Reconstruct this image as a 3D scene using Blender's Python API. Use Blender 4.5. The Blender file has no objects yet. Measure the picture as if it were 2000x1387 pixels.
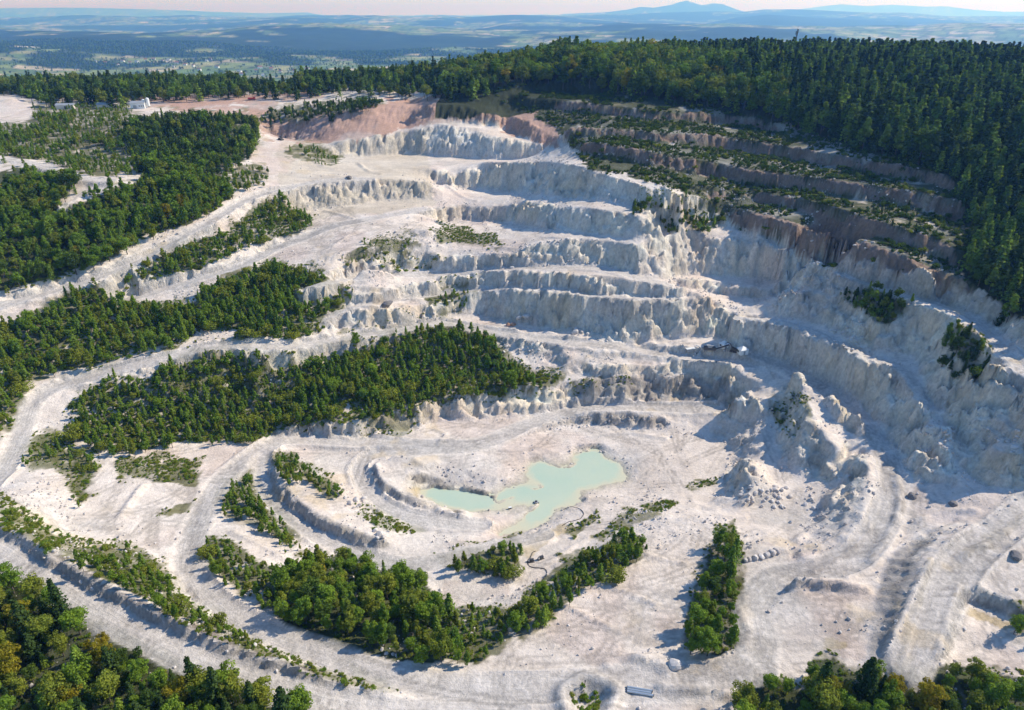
import bpy, bmesh, math, random
import numpy as np
from mathutils import Vector, Matrix, noise as mnoise

random.seed(7); RNG = np.random.default_rng(11)
S = bpy.context.scene
COL = S.collection

# ---------------------------------------------------------------- camera, sky, sun, exposure
HAZE_D = 0.95e-4
CAM_H, FPX, PITCH = 150.0, 1334.0, math.atan(668/1334)
cam = bpy.data.cameras.new('camera'); camo = bpy.data.objects.new('camera', cam); COL.objects.link(camo)
cam.sensor_fit = 'HORIZONTAL'; cam.sensor_width = 36.0; cam.lens = 36.0*FPX/2000
cam.clip_start = 1.0; cam.clip_end = 200000.0
camo.location = (0, 0, CAM_H); camo.rotation_euler = (math.pi/2-PITCH, 0, 0)
S.camera = camo

SUN_EL, SUN_AZ = math.radians(39), math.radians(18)      # azimuth from +X towards +Y
sdir = Vector((math.cos(SUN_EL)*math.cos(SUN_AZ), math.cos(SUN_EL)*math.sin(SUN_AZ), math.sin(SUN_EL)))
W = bpy.data.worlds.new('World'); S.world = W; W.use_nodes = True
wn = W.node_tree.nodes; wl = W.node_tree.links; wn.clear()
sky = wn.new('ShaderNodeTexSky'); sky.sky_type = 'NISHITA'; sky.sun_disc = False
sky.sun_elevation = SUN_EL; sky.sun_rotation = math.atan2(sdir.x, sdir.y)
sky.altitude = 900; sky.air_density = 1.3; sky.dust_density = 0.0; sky.ozone_density = 8.5
bg = wn.new('ShaderNodeBackground'); bg.inputs['Strength'].default_value = 0.13
wo = wn.new('ShaderNodeOutputWorld'); wl.new(sky.outputs[0], bg.inputs[0]); wl.new(bg.outputs[0], wo.inputs[0])
sl = bpy.data.lights.new('sun', 'SUN'); sl.energy = 4.0; sl.angle = math.radians(0.53); sl.color = (1, .92, .785)
so = bpy.data.objects.new('sun', sl); COL.objects.link(so); so.location = (200, 150, 400)
so.rotation_euler = (-sdir).to_track_quat('-Z', 'Y').to_euler()
S.view_settings.view_transform = 'Standard'; S.view_settings.look = 'None'
S.view_settings.exposure = 0.42; S.view_settings.gamma = 1.0; S.view_settings.use_curve_mapping = False
S.render.engine = 'CYCLES'
S.cycles.use_denoising = True; S.cycles.max_bounces = 6; S.cycles.diffuse_bounces = 4
S.cycles.transparent_max_bounces = 4; S.cycles.volume_bounces = 3; S.cycles.use_adaptive_sampling = True

# ---------------------------------------------------------------- survey: sight lines to the ground
cP, sP = math.cos(PITCH), math.sin(PITCH)
def un(px, py, z):
    """ground point of height z seen in the direction of photograph pixel (px, py)"""
    px = np.asarray(px, float); py = np.asarray(py, float); z = np.asarray(z, float)
    v = -(py-693.5)/FPX
    t = (z-CAM_H)/(-sP+v*cP)
    return np.stack([(px-1000)/FPX*t, (cP+v*sP)*t, z+0*t], -1)
def proj(x, y, z):
    dz = z-CAM_H
    d = y*cP-dz*sP; v = y*sP+dz*cP
    return 1000+FPX*x/d, 693.5-FPX*v/d, d

# value/gradient noise on arrays
def _h(ix, iy, s):
    n = (ix.astype(np.int64)*374761393+iy.astype(np.int64)*668265263+s*1274126177) & 0xffffffff
    n = ((n ^ (n >> 13))*1274126177) & 0xffffffff
    return ((n ^ (n >> 16)) & 0xffff)/65535.0
def vn(x, y, s=0):
    ix = np.floor(x); iy = np.floor(y); fx = x-ix; fy = y-iy
    u = fx*fx*fx*(fx*(fx*6-15)+10); v = fy*fy*fy*(fy*(fy*6-15)+10)
    a = _h(ix, iy, s); b = _h(ix+1, iy, s); c = _h(ix, iy+1, s); d = _h(ix+1, iy+1, s)
    return (a+(b-a)*u+(c-a)*v+(a-b-c+d)*u*v)*2-1
def fbm(x, y, wl_, octs=4, s=0, gain=.5):
    r = 0; a = 1.0; t = 0
    for o in range(octs):
        ang = .6*o+.3; ca, sa = math.cos(ang), math.sin(ang); f = 2.03**o/wl_
        r = r+a*vn((x*ca-y*sa)*f+17.3*o, (x*sa+y*ca)*f+5.1*o, s+o*7); t += a; a *= gain
    return r/t
def smooth(a, b, x):
    t = np.clip((x-a)/(b-a), 0, 1); return t*t*(3-2*t)

# ---------------------------------------------------------------- height raster
GX0, GX1, GY0, GY1, GS = -640.0, 640.0, 40.0, 1000.0, 1.0
NX, NY = int((GX1-GX0)/GS)+1, int((GY1-GY0)/GS)+1
CS = np.zeros((NY, NX)); CN = np.zeros((NY, NX))
def densify(P, n=6):
    P = np.asarray(P, float)
    if len(P) < 3:
        t = np.linspace(0, 1, n+1)[:, None]; return P[0]*(1-t)+P[-1]*t
    Q = np.vstack([2*P[0]-P[1], P, 2*P[-1]-P[-2]]); out = []
    t = np.linspace(0, 1, n, endpoint=False)[:, None]
    for i in range(1, len(Q)-2):
        p0, p1, p2, p3 = Q[i-1:i+3]
        m1 = (p2-p0)*.4; m2 = (p3-p1)*.4
        out.append((2*t**3-3*t**2+1)*p1+(t**3-2*t**2+t)*m1+(-2*t**3+3*t**2)*p2+(t**3-t**2)*m2)
    out.append(P[-1:]); return np.vstack(out)
def rast(P3):
    P3 = np.asarray(P3)
    for a, b in zip(P3[:-1], P3[1:]):
        n = max(2, int(np.hypot(*(b-a)[:2])/.35)+1)
        t = np.linspace(0, 1, n)[:, None]; q = a*(1-t)+b*t
        i = np.rint((q[:, 0]-GX0)/GS).astype(int); j = np.rint((q[:, 1]-GY0)/GS).astype(int)
        ok = (i >= 0) & (i < NX) & (j >= 0) & (j < NY)
        np.add.at(CS, (j[ok], i[ok]), q[ok, 2]); np.add.at(CN, (j[ok], i[ok]), 1)
def L(pts, z=None):
    """survey line; pts (px, py) with one height or several spread along it, or (px, py, z)"""
    pts = np.asarray(pts, float)
    if pts.shape[1] == 2:
        zz = np.atleast_1d(np.asarray(z, float))
        zz = np.full(len(pts), zz[0]) if len(zz) == 1 else (zz if len(zz) == len(pts) else np.interp(np.linspace(0, 1, len(pts)), np.linspace(0, 1, len(zz)), zz))
        pts = np.column_stack([pts, zz])
    d = densify(pts); w = un(d[:, 0], d[:, 1], d[:, 2]); rast(w); return pts, w
def LW(pts):
    """survey line in metres"""
    d = densify(pts); rast(d); return d
def wall(toe, crest, s=1.5, cap=60, maxz=None):
    """rock face: toe (px, py, z), crest (px, py); the crest height follows from the face slope s"""
    tp, tw = L(toe)
    out = []
    for (cx, cy) in densify(np.asarray(crest, float), 3):
        zs = np.arange(tw[:, 2].min()-1, tw[:, 2].max()+cap, .15)
        w = un(np.full(len(zs), cx), np.full(len(zs), cy), zs)
        d2 = (w[:, None, 0]-tw[None, :, 0])**2+(w[:, None, 1]-tw[None, :, 1])**2
        k = d2.argmin(1); d = np.sqrt(d2[np.arange(len(zs)), k]); tz = tw[k, 2]
        f = (zs-tz)-s*d
        ok = np.where((f >= 0) & (zs >= tz))[0]
        z = zs[ok[0]] if len(ok) else tz.max()
        out.append((cx, cy, z))
    out = np.array(out)
    k = np.ones(5)/5; pz = np.pad(out[:, 2], 2, mode='edge'); out[:, 2] = np.convolve(pz, k, 'valid')
    rast(un(out[:, 0], out[:, 1], out[:, 2])); return out
def on(crest, pts, dz=0.0):
    """heights for a line lying on the bench above a crest"""
    o = np.argsort(crest[:, 0]); pts = np.asarray(pts, float)
    return np.column_stack([pts[:, 0], pts[:, 1], np.interp(pts[:, 0], crest[o, 0], crest[o, 2])+dz])
# ---------------------------------------------------------------- survey of the quarry (levels in metres above the lower haul road)
POND_Z = -20.0
POND = [(815,957),(838,948),(875,950),(915,954),(945,964),(973,976),(990,972),(1010,965),(1040,957),(1062,950),(1045,941),(1029,930),(1034,906),(1060,902),(1078,912),(1100,916),(1124,906),(1120,890),(1146,881),(1170,882),(1182,896),(1205,903),(1218,920),(1222,934),(1196,943),(1176,949),(1168,956),(1131,957),(1128,967),(1136,976),(1128,984),(1104,989),(1082,995),(1079,1009),(1055,1023),(1030,1038),(985,1046),(976,1043),(991,1033),(1012,1021),(1040,1001),(1051,984),(1022,986),(996,992),(950,998),(900,998),(868,991),(840,976),(820,966)]
L(POND+POND[:1], POND_Z-.05)
for q in [[(850,968),(900,975),(950,984),(978,985),(1003,978),(1040,970)],[(1010,975),(1060,970),(1100,950)],[(1060,925),(1120,930),(1180,920)],[(1060,1000),(1030,1022)],[(1150,900),(1170,930)]]: L(q, POND_Z-3)
# floor round the pond
L([(818,931),(870,938),(920,945),(950,955),(972,971)], [-16,-16.6,-17,-17.4,-18.6])
L([(840,905),(900,915),(960,930),(1000,938)], [-16,-16.5,-17.4,-18.4])
L([(950,890),(1040,880),(1100,872),(1200,868)], [-16.4,-17.4,-18,-18])
L([(1240,900),(1260,940),(1230,965),(1190,965)], [-18.4,-18.4,-18.4,-18.6])
L([(1145,970),(1150,982),(1135,992),(1110,997)], -18)
L([(1100,1005),(1160,990),(1200,1000),(1240,990)], [-18,-16.5,-15,-15])
L([(1060,1035),(1100,1020),(1150,1005)], [-18.3,-17,-16.2])
L([(1270,900),(1320,880),(1370,870)], [-17.5,-17,-16.5])
# ---- haul roads (centre lines)
ROADS = {}
def road(name, pts, w):
    _, ww = L(pts); ROADS[name] = (ww, w)
road('c', [(540,862,-11),(600,858,-12),(700,862,-13),(800,870,-14),(900,872,-15),(960,860,-15.2),(1020,835,-15),(1080,812,-14.2),(1150,797,-13.4),(1250,797,-12.8),(1400,799,-12)], 4)
road('b', [(540,862,-11),(480,900,-9.5),(430,945,-8.5),(400,1000,-7.5),(375,1060,-6.4),(372,1110,-5.4),(398,1160,-4.4),(450,1205,-3.2),(540,1248,-2),(650,1285,-1),(760,1318,-.2),(900,1342,0),(1050,1345,0),(1200,1335,.2),(1350,1330,.8),(1480,1300,1.4)], 4.6)
road('a', [(-120,1010,10.5),(0,1075,9),(60,1113,8.5),(150,1172,7.5),(250,1229,6.5),(350,1276,5.5),(450,1316,4.5),(560,1351,3.5),(660,1378,2.5),(800,1398,1),(1000,1400,.2)], 4.4)
road('d', [(512,895,-11),(513,930,-11.8),(530,975,-12.5),(570,1015,-13),(640,1058,-13.6),(720,1093,-14),(790,1108,-14),(850,1098,-14),(930,1078,-14.2),(1000,1060,-14.4),(1060,1045,-14.8)], 3.8)
road('e', [(900,874,-15),(790,884,-15),(725,892,-15),(700,915,-15.3),(708,945,-15.8),(745,985,-16.2),(800,1010,-16.6),(880,1022,-17.2),(940,1026,-17.8)], 3.6)
L([(960,1020),(1000,1009),(1036,995)], [-18,-18.8,-19.6])
road('f', [(-80,1010,-2),(0,930,0),(25,890,1),(45,840,3),(62,790,6),(110,757,8),(200,730,10),(330,698,13),(410,680,14),(487,674,14),(533,681,12.5),(600,673,11),(667,663,10),(760,648,9),(860,632,7.5),(960,648,5.5),(1050,663,4.8),(1120,671,4.5),(1200,676,4.2),(1300,693,2.4),(1400,706,2),(1470,712,2)], 4)
road('g', [(-60,618,26),(0,598,27),(100,570,29),(200,540,32.5),(300,495,38),(400,440,45.5),(480,392,50.5),(560,368,52.5),(640,355,53.4),(720,351,53.2)], 4.2)
road('h', [(230,592,20.5),(330,562,24.5),(400,541,27.5),(480,515,30),(540,483,33),(600,462,35.5),(660,440,38.5),(740,425,40),(830,408,41)], 4.5)
road('k', [(-40,300,72),(20,310,69),(80,322,67),(150,345,65),(215,353,64)], 4)
road('r', [(1470,694,4.4),(1530,716,4),(1580,745,3.6),(1640,785,3.2),(1690,830,2.8),(1722,875,2.4),(1742,925,2),(1738,980,1.4),(1710,1040,.5),(1670,1090,-.6),(1600,1118,-1.6),(1520,1130,-2),(1470,1190,-.8),(1480,1260,.8),(1460,1310,1.4)], 5)
L([(215,353),(250,358),(170,378),(100,402)], [64,63,62,60])
# ---- terraces, from the floor upwards
t = [(1060,840,-17.2),(1120,830,-17.2),(1200,833,-17.2),(1290,838,-17)]
wall(t, [(1078,826),(1130,810),(1200,806),(1270,810),(1296,818)], 1.3)
t = [(560,850,-10),(650,853,-11),(740,848,-13),(800,846,-14.6),(850,822,-15),(950,819,-15),(1050,808,-14.6),(1100,796,-13.6),(1200,789,-13),(1290,784,-12.6),(1400,786,-11.5),(1440,795,-10)]
c1 = wall(t, [(560,842),(640,838),(740,812),(833,787),(900,772),(984,757),(1060,754),(1084,758),(1117,745),(1184,740),(1234,740),(1294,740),(1345,732),(1400,745),(1432,760)], 1.25)
L(on(c1, [(1120,736),(1190,733),(1290,733),(1335,727)], .2))
L([(1120,712),(1190,714),(1250,714),(1298,717)], [-.5,.8,.6,.2]); L([(1200,704),(1290,704)], .9)
L([(1170,682),(1210,684),(1245,690)], [4.4,4.2,3]); L([(1182,700),(1250,699)], [1.2,1.2])
L([(1095,682),(1112,705),(1128,728)], [4.2,1,-2.5])
L([(900,668),(960,682),(1040,695),(1085,715)], [2.5,1,-.6,-2])       # foot of the rubble slope over the thicket
L([(640,760),(760,745),(880,735),(980,735),(1050,738)], [-1,-3.6,-4.4,-4.6,-4.6])
L([(300,760),(420,735),(540,720),(660,705),(780,690)], [6,6,4.5,2.5,1.5])
L([(200,830),(320,825),(440,815),(560,805)], [-1.5,-4.5,-7,-8])
# platform with the machines
L([(1308,688),(1345,691),(1390,698),(1432,706),(1452,700)], 5.6); L([(1306,695),(1345,701),(1390,711),(1432,719),(1462,712)], 2)
L([(1320,674),(1370,678),(1430,682),(1458,690)], 5.7)
# W4 and T
t = [(690,646,10.5),(770,636,9.5),(850,622,8.4),(905,612,7.6),(960,622,6.6),(1010,632,6),(1100,646,5.6),(1170,661,5.4),(1250,663,5.4),(1340,659,6),(1420,660,6),(1455,668,5.6),(1500,684,4.8),(1550,714,4.3),(1610,742,3.9),(1655,768,3.6),(1695,805,3.2),(1722,850,2.9)]
c4 = wall(t, [(690,606),(770,600),(860,590),(920,575),(1000,566),(1100,570),(1200,583),(1300,585),(1390,588),(1418,598),(1440,620),(1530,626),(1580,644),(1610,662),(1660,690),(1705,712),(1722,745),(1735,790)], 1.55)
v0 = [(860,566),(920,562),(1000,561),(1100,566),(1200,580),(1300,582),(1385,584)]
c5 = wall(on(c4, v0, .2), [(800,560),(850,547),(900,538),(970,531),(1050,532),(1100,537),(1200,541),(1280,560),(1330,564),(1390,580)], 1.5)
t = [(1310,560),(1400,574),(1480,584),(1530,584)]
c6b = wall(np.column_stack([t, [23.5,19.5,19.4,19.4]]), [(1330,544),(1371,545),(1407,553),(1480,563),(1535,568)], 1.3)
road('m', [(600,562,28),(640,553,28.5)]+[tuple(p) for p in on(c5, [(700,545),(780,540),(867,536),(934,529),(1000,524),(1070,523),(1134,522),(1200,530),(1260,546),(1300,556)], .25)], 3.6)
road('n', [(640,625,16),(690,600,18)]+[tuple(p) for p in on(c4, [(740,594),(800,584),(860,576),(930,567),(1000,563),(1100,568),(1200,581.5),(1300,583.5)], .2)], 3)
# W6
t = list(map(tuple, on(c5, [(777,528),(867,529),(977,520),(1060,518),(1150,517),(1200,523),(1275,545)], .5)))+[(1340,540,24.2),(1400,541,23.8),(1492,546,23.8),(1553,560,23.6),(1630,577,23.4)]
c6 = wall(t, [(777,497),(867,502),(977,502),(1040,480),(1120,467),(1180,472),(1245,480),(1284,458),(1347,457),(1422,467),(1488,468),(1508,477),(1537,498),(1573,505),(1634,538)], 1.35)
# V: white rock face over bench V0
road('v', [(1440,618,19.4),(1480,622,19.6),(1535,630,20),(1600,652,20.4),(1690,694,20.8),(1750,716,20.2),(1785,752,18.4),(1822,796,14.6)], 3.6)
t = [(1535,612,20),(1600,632,20.4),(1680,668,20.8),(1740,688,20.6),(1790,700,20),(1796,745,18.5),(1815,785,16),(1850,800,15),(1895,800,15)]
cv = wall(t, [(1545,567),(1620,580),(1690,606),(1712,630),(1760,640),(1808,652),(1838,692),(1870,737),(1900,748),(1945,765)], 1.3)
L([(1700,705),(1755,725),(1785,760),(1825,800),(1848,850),(1868,900),(1900,945)], [20.6,20,18.2,14,10.5,7.8,6.6])
# W7, W8 and the far face
t = list(map(tuple, on(c6, [(850,442),(917,434),(1000,435),(1034,441),(1100,452),(1167,458),(1250,470),(1282,460)], .6)))
c7 = wall(t, [(845,408),(907,402),(960,406),(1000,401),(1030,396),(1100,404),(1140,405),(1180,411),(1247,420),(1284,442)], 1.35)
print('c7', c7[::4].round(1).tolist()); print('c6', c6[::4].round(1).tolist()); print('c4', c4[::4].round(1).tolist()); print('cv', cv[::3].round(1).tolist())
t = list(map(tuple, on(c7, [(850,370),(900,372),(990,373),(1054,380),(1130,387),(1200,396),(1245,405)], .6)))
c8 = wall(t, [(845,354),(893,340),(940,317),(1000,318),(1084,318),(1117,322),(1150,335),(1184,343),(1234,355),(1275,372)], 1.3)
L([(1290,400),(1340,420),(1390,440),(1440,462)], [57,50,44.5,42.5])
L([(1330,378),(1375,388),(1420,420)], [62,58,49])
L([(1284,466),(1300,450),(1330,445)], [41,42.5,43])
print('c8', c8[::4].round(1).tolist())
# beige faces on the far left
t = [(575,425,38),(606,412,39),(669,405,40),(753,393,41),(837,388,42)]
c8l = wall(t, [(545,369),(627,356),(690,350),(753,350),(837,354)], 1.0)
print('c8l', c8l[::3].round(1).tolist())
z60 = float(c8l[:, 2].mean())
t = [(640,310,z60+1),(690,307,z60),(722,305,z60),(800,302,z60),(833,305,z60),(897,308,z60),(934,311,z60),(1000,313,z60+1),(1084,313,z60+3)]
c9 = wall(t, [(570,276),(648,278),(700,271),(774,259),(833,252),(840,240),(884,247),(927,251),(960,266),(1027,276),(1085,290)], 1.15)
print('c9', c9[::3].round(1).tolist())
L([(720,330),(790,328),(850,330),(890,335)], z60); L([(640,335),(690,340)], z60+.4)
zr = c9[:, 2].max()
t = list(map(tuple, on(c9, [(520,272),(570,274),(648,275),(700,268),(774,257),(800,246)], .3)))
cr_ = wall(t, [(511,240),(575,233),(669,219),(755,204),(790,206)], .62)
print('cr', cr_[::3].round(1).tolist())
t = list(map(tuple, on(c9, [(850,238),(900,240),(940,248),(985,256),(1050,282)], .6)))
c10 = wall(t, [(800,202),(850,201),(930,212),(965,226),(990,221),(1040,242),(1085,270)], 1.0)
print('c10', c10[::3].round(1).tolist())
# ---- the dark stepped face under the forest
s0 = [(1100,300),(1150,328),(1250,350),(1330,372)]
L(on(c8, s0, 1.0))
t = [(1430,442,45),(1490,463,43.5),(1560,493,42),(1640,529,40.5),(1760,573,39.5),(1850,592,38.5),(1900,617,37.5),(1950,652,36.5),(2010,695,35.5),(2080,750,34)]
b6 = wall(t, [(1440,408),(1550,432),(1650,458),(1750,492),(1800,512),(1850,535),(1885,545),(1905,565),(1950,590),(2010,634),(2080,680)], 1.4)
road('s', [(1640,536,39.5),(1700,556,39.2),(1760,577,39),(1850,598,38),(1900,624,37),(1945,665,36),(1985,715,35),(2060,790,34)], 3.6)
t = list(map(tuple, on(b6, [(1450,392),(1550,410),(1650,441),(1750,476),(1830,506),(1890,532)], .5)))
b5 = wall([(1350,378,60)]+t, [(1350,364),(1450,371),(1550,386),(1650,411),(1750,441),(1830,466),(1890,496)], 1.6)
t = list(map(tuple, on(c8, [(1140,300),(1200,312),(1290,330)], 3)))+list(map(tuple, on(b5, [(1400,348),(1500,363),(1600,376),(1700,393),(1800,413),(1880,441)], .5)))
b4 = wall(t, [(1140,276),(1200,284),(1300,301),(1400,319),(1500,336),(1600,348),(1700,361),(1800,376),(1880,396)], 1.6)
t = list(map(tuple, on(b4, [(1110,262),(1200,269),(1300,281),(1400,291),(1500,306),(1600,321),(1700,339),(1800,356),(1860,373)], .5)))
b3 = wall(t, [(1110,246),(1200,251),(1300,259),(1400,266),(1500,281),(1600,299),(1700,316),(1800,331),(1860,346)], 1.6)
t = list(map(tuple, on(b3, [(1000,206),(1100,214),(1200,226),(1300,237),(1400,243),(1470,251),(1550,271),(1610,284)], .5)))
b2 = wall(t, [(1000,187),(1100,197),(1200,208),(1300,220),(1400,225),(1470,231),(1550,256),(1610,273)], 1.5)
t = list(map(tuple, on(b2, [(985,179),(1000,178),(1100,185),(1190,191)], .5)))
b1 = wall(t, [(985,165),(1000,163),(1100,169),(1190,178)], 1.0)
for n_, b_ in (('b6', b6), ('b5', b5), ('b4', b4), ('b3', b3), ('b2', b2), ('b1', b1)): print(n_, b_[::4].round(1).tolist())
# ---- ridges and spoil heaps on the right
L([(1800,590),(1850,612),(1900,640),(1945,680),(1975,722)], [40.5,40,39.5,38.5,36.5])          # rim of the upper road
L([(1860,690),(1895,715),(1930,735),(1990,760)], [31.5,32,32.5,33])
L([(1905,772),(1950,788),(2010,803)], [23,23.5,25])
L([(1420,766),(1470,772),(1495,788)], [1,.5,-1]); L([(1395,802),(1440,817),(1475,822)], [-11.5,-9.5,-8.5])
L([(1330,850),(1400,856),(1430,885),(1405,945),(1375,990)], [-16.6,-16.4,-15.6,-15,-12.5])
L([(1500,800),(1490,850),(1512,905),(1560,945)], [-4.4,-7.6,-8.8,-8.4]); L([(1480,850),(1490,905),(1520,950)], [-8,-9,-9.4])
L([(1455,892),(1484,930),(1455,985)], [-4.5,-3.5,-7]); L([(1420,930),(1418,968)], [-14,-13.2])
L([(1555,728),(1572,723),(1584,742)], [12,13,8.5]); L([(1530,740),(1530,760)], [2.4,1.8]); L([(1440,735),(1500,745)], [1.2,1.6])
L([(1566,768),(1582,800),(1608,850),(1640,882),(1622,915)], [8,7,4.5,2.5,-1])
L([(1514,812),(1517,870),(1522,907),(1562,932),(1600,942)], [-6,-8,-8.6,-8.2,-7.4])
L([(1600,785),(1622,832),(1652,870),(1662,902)], [5.5,4,2,0])
L([(1612,772),(1632,768),(1662,812),(1700,832),(1712,868)], [8,10,8.5,6.5,4]); L([(1622,797),(1648,834),(1682,858)], [4.6,3,1.6])
L([(1690,884),(1696,932),(1680,1000),(1650,1055)], [4,3.6,2.4,.6])
L([(1656,884),(1652,950),(1610,962),(1600,1000),(1562,1042),(1545,1090)], [-2.2,-5,-7,-7,-5.8,-3.8])
L([(1480,985),(1440,1010),(1450,1050)], [-9.4,-8,-5.5]); L([(1560,975),(1520,1000)], [-8.6,-8.6])
L([(1757,935),(1755,995),(1725,1052),(1705,1085)], [3,2.4,1.6,.4]); L([(1764,938),(1764,1000),(1735,1056)], [1.6,1,.2])
L([(1790,935),(1840,985),(1800,1020),(1770,1060)], [2.8,3.2,2,.8])
L([(1742,868),(1770,840),(1800,830),(1838,832),(1862,855),(1868,905),(1880,945)], [3.4,11,15,15.5,13.5,10,6.5])
L([(1742,884),(1780,907),(1830,928),(1852,957)], [2.5,2.7,3.2,3.6]); L([(1790,880),(1832,893),(1852,928)], [10,10.5,8])
L([(1765,800),(1782,776),(1810,785),(1830,805)], [14,20,19,15]); L([(1740,820),(1770,850)], [4.6,5.4])
L([(1890,830),(1905,800),(1945,792),(2010,825)], [14,21,24,24]); L([(1890,930),(1912,950),(1960,955),(2010,950)], [6.4,6.4,7,8.4]); L([(1930,880),(1980,890),(2010,890)], [16,18,18])
L([(1900,968),(1960,985),(2010,975)], [6,7.6,9.4]); L([(1850,990),(1890,990)], [3.6,5.4])
# ramp on the right and its dark flank
t = [(1685,1300,1.6),(1697,1210,1.2),(1712,1135,.6),(1730,1085,.4),(1785,1045,1.2),(1860,1018,3)]
cx_ = wall(t, [(1742,1300),(1766,1225),(1788,1150),(1805,1095),(1832,1060),(1900,1022)], .66)
print('cx', cx_[::3].round(1).tolist())
zz = np.interp
zx = lambda y: float(np.interp(y, cx_[::-1, 1][np.argsort(cx_[::-1, 1])], cx_[::-1, 2][np.argsort(cx_[::-1, 1])]))
road('x', [(1775,1310,zx(1295)-1),(1808,1240,zx(1240)-.6),(1840,1160,zx(1165)-.5),(1880,1100,zx(1100)-.5),(1940,1050,zx(1060)),(2020,990,zx(1030)+1.5)], 5.5)
zl = zx(1200)
L([(1862,1180),(1920,1185),(2010,1225)], zl-4.6); L([(1868,1152),(1920,1155),(2010,1188)], zl-.4); L([(1840,1280),(1920,1270),(2010,1290)], [zl-5,zl-5.4,zl-5])
L([(1920,1110),(2010,1080)], [zl+.6,zl+1.4]); L([(1880,1075),(1950,1040),(2010,1005)], [zl+2.4,zl+3.4,zl+4.6]); L([(1900,1082),(1960,1055),(2010,1030)], [zl+.8,zl+1.6,zl+2.4])
# low floors in front
L([(1560,1150),(1640,1160),(1690,1165)], [-.6,.6,.9]); L([(1548,1138),(1620,1140),(1688,1150)], [1.2,2.4,2.4]); L([(1560,1175),(1650,1215),(1640,1260)], [0,.6,1.2])
L([(1460,1085),(1530,1070),(1610,1095)], [-1.2,-1.2,.2]); L([(1450,1098),(1540,1090)], [-2.8,-2.8])
L([(1330,1045),(1400,1050),(1440,1035)], [-6,-5,-5.5]); L([(1290,1010),(1350,1015),(1410,1020)], [-9.5,-8.5,-7])
L([(1300,1100),(1360,1110)], [-4.4,-4]); L([(1280,1150),(1200,1200),(1120,1240)], [-3,-2.4,-1.6]); L([(1330,1200),(1300,1260),(1200,1290)], [-1.8,-.8,-.6])
L([(1100,1190),(1140,1160),(1180,1140),(1210,1155)], [-2.6,-3,-3.4,-3.2])
L([(1200,1280),(1250,1278),(1310,1290)], [.2,1.6,1.2]); L([(1195,1295),(1300,1312)], [0,.2])
L([(940,1175),(1000,1160),(1050,1128),(1105,1082),(1170,1040),(1230,1015)], [-12.6,-12.8,-13,-13.4,-14,-13])
L([(930,1292),(1000,1262),(1060,1218),(1110,1172),(1185,1120),(1262,1082),(1300,1040)], [-1,-1.6,-2.4,-3,-4,-5,-8])
L([(840,1140),(920,1150),(1000,1130),(1040,1090)], [-13.4,-13.2,-13.2,-13.8]); L([(850,1165),(900,1178),(950,1180)], [-13,-12.8,-12.6])
L([(860,1190),(800,1130),(740,1112),(660,1085),(590,1060)], [-11.4,-12.2,-12.6,-12.6,-12])
L([(840,1240),(760,1210),(680,1190),(600,1160),(545,1130),(480,1090),(430,1060)], [-5,-4.2,-3.8,-4.4,-5.4,-6,-6.4])
L([(860,1292),(760,1288),(660,1258),(560,1215),(480,1172),(420,1130),(400,1080)], [-1.2,-.9,-1.4,-2.4,-3.4,-4.6,-5.8])
L([(420,1010),(470,1035),(520,1060),(580,1080)], [-7.6,-8.6,-9.6,-10.8]); L([(470,960),(500,1000),(560,1045)], [-8.4,-10,-11.6])
# inner bench between the two lower roads
t = [(502,900,-11.2),(512,950,-12.2),(543,988,-12.8),(600,1025,-13.3),(680,1056,-13.8),(742,1074,-14)]
wall(t, [(514,894),(527,935),(560,975),(612,1006),(690,1035),(747,1052)], 1.9)
L([(560,900),(600,930),(660,960)], [-10.5,-10.8,-11.6]); L([(600,885),(650,882),(690,895)], [-13.6,-14,-14.6]); L([(620,915),(680,920)], [-14,-15])
L([(640,985),(700,1010),(760,1035)], [-11.6,-12,-13]); L([(690,960),(720,985),(780,1012)], [-13.4,-15,-15.6])
L([(730,1000),(790,1022),(867,1036),(960,1050)], [-18.2,-18.4,-18.4,-18.2]); L([(770,1050),(840,1058),(900,1060)], [-15,-15.6,-15.6])
wall([(718,914,-15.2),(722,940,-15.6),(768,975,-16.2),(845,1001,-17),(900,1010,-17.4)], [(728,905),(737,935),(785,965),(850,990),(905,1001)], 1.7)
L([(760,893),(800,892),(850,895)], [-12.2,-12,-14]); L([(760,925),(800,930)], [-13.6,-14])
L([(870,1100),(920,1110),(980,1128)], -13.6); L([(870,1090),(930,1090),(1000,1110)], [-11.5,-10.8,-11]); L([(900,1070),(990,1085)], [-12.6,-12])
# ground left of the lower road
t = [(0,1045,9),(40,1075,8.6),(100,1112,8),(200,1167,7),(300,1218,6),(400,1265,5),(500,1301,4),(600,1333,3),(690,1355,2.2),(770,1362,1.6)]
wall([(-120,980,10.6)]+t, [(-120,960),(0,1027),(60,1062),(120,1094),(200,1141),(300,1193),(400,1241),(500,1279),(600,1314),(690,1340),(765,1352)], 2.2)
L([(0,985),(80,1040),(150,1082),(250,1118),(330,1155),(420,1218),(520,1268),(640,1310),(740,1340)], [9,9,8.6,7.6,6,4,2.6,1.4,1])
L([(110,1040),(200,1050),(290,1075),(345,1130)], [-1.5,-3.4,-4.6,-4.6]); L([(60,960),(100,1010),(140,1030)], [2,-1,-2.4])
L([(130,900),(160,960),(200,1000)], [-2.2,-3.8,-4]); L([(300,930),(340,980),(300,1030)], [-5.6,-6.4,-5.4]); L([(290,890),(360,880),(420,880)], [-6,-8,-9.4])
L([(60,860),(110,840),(150,870)], [2,1,-1])
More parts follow.
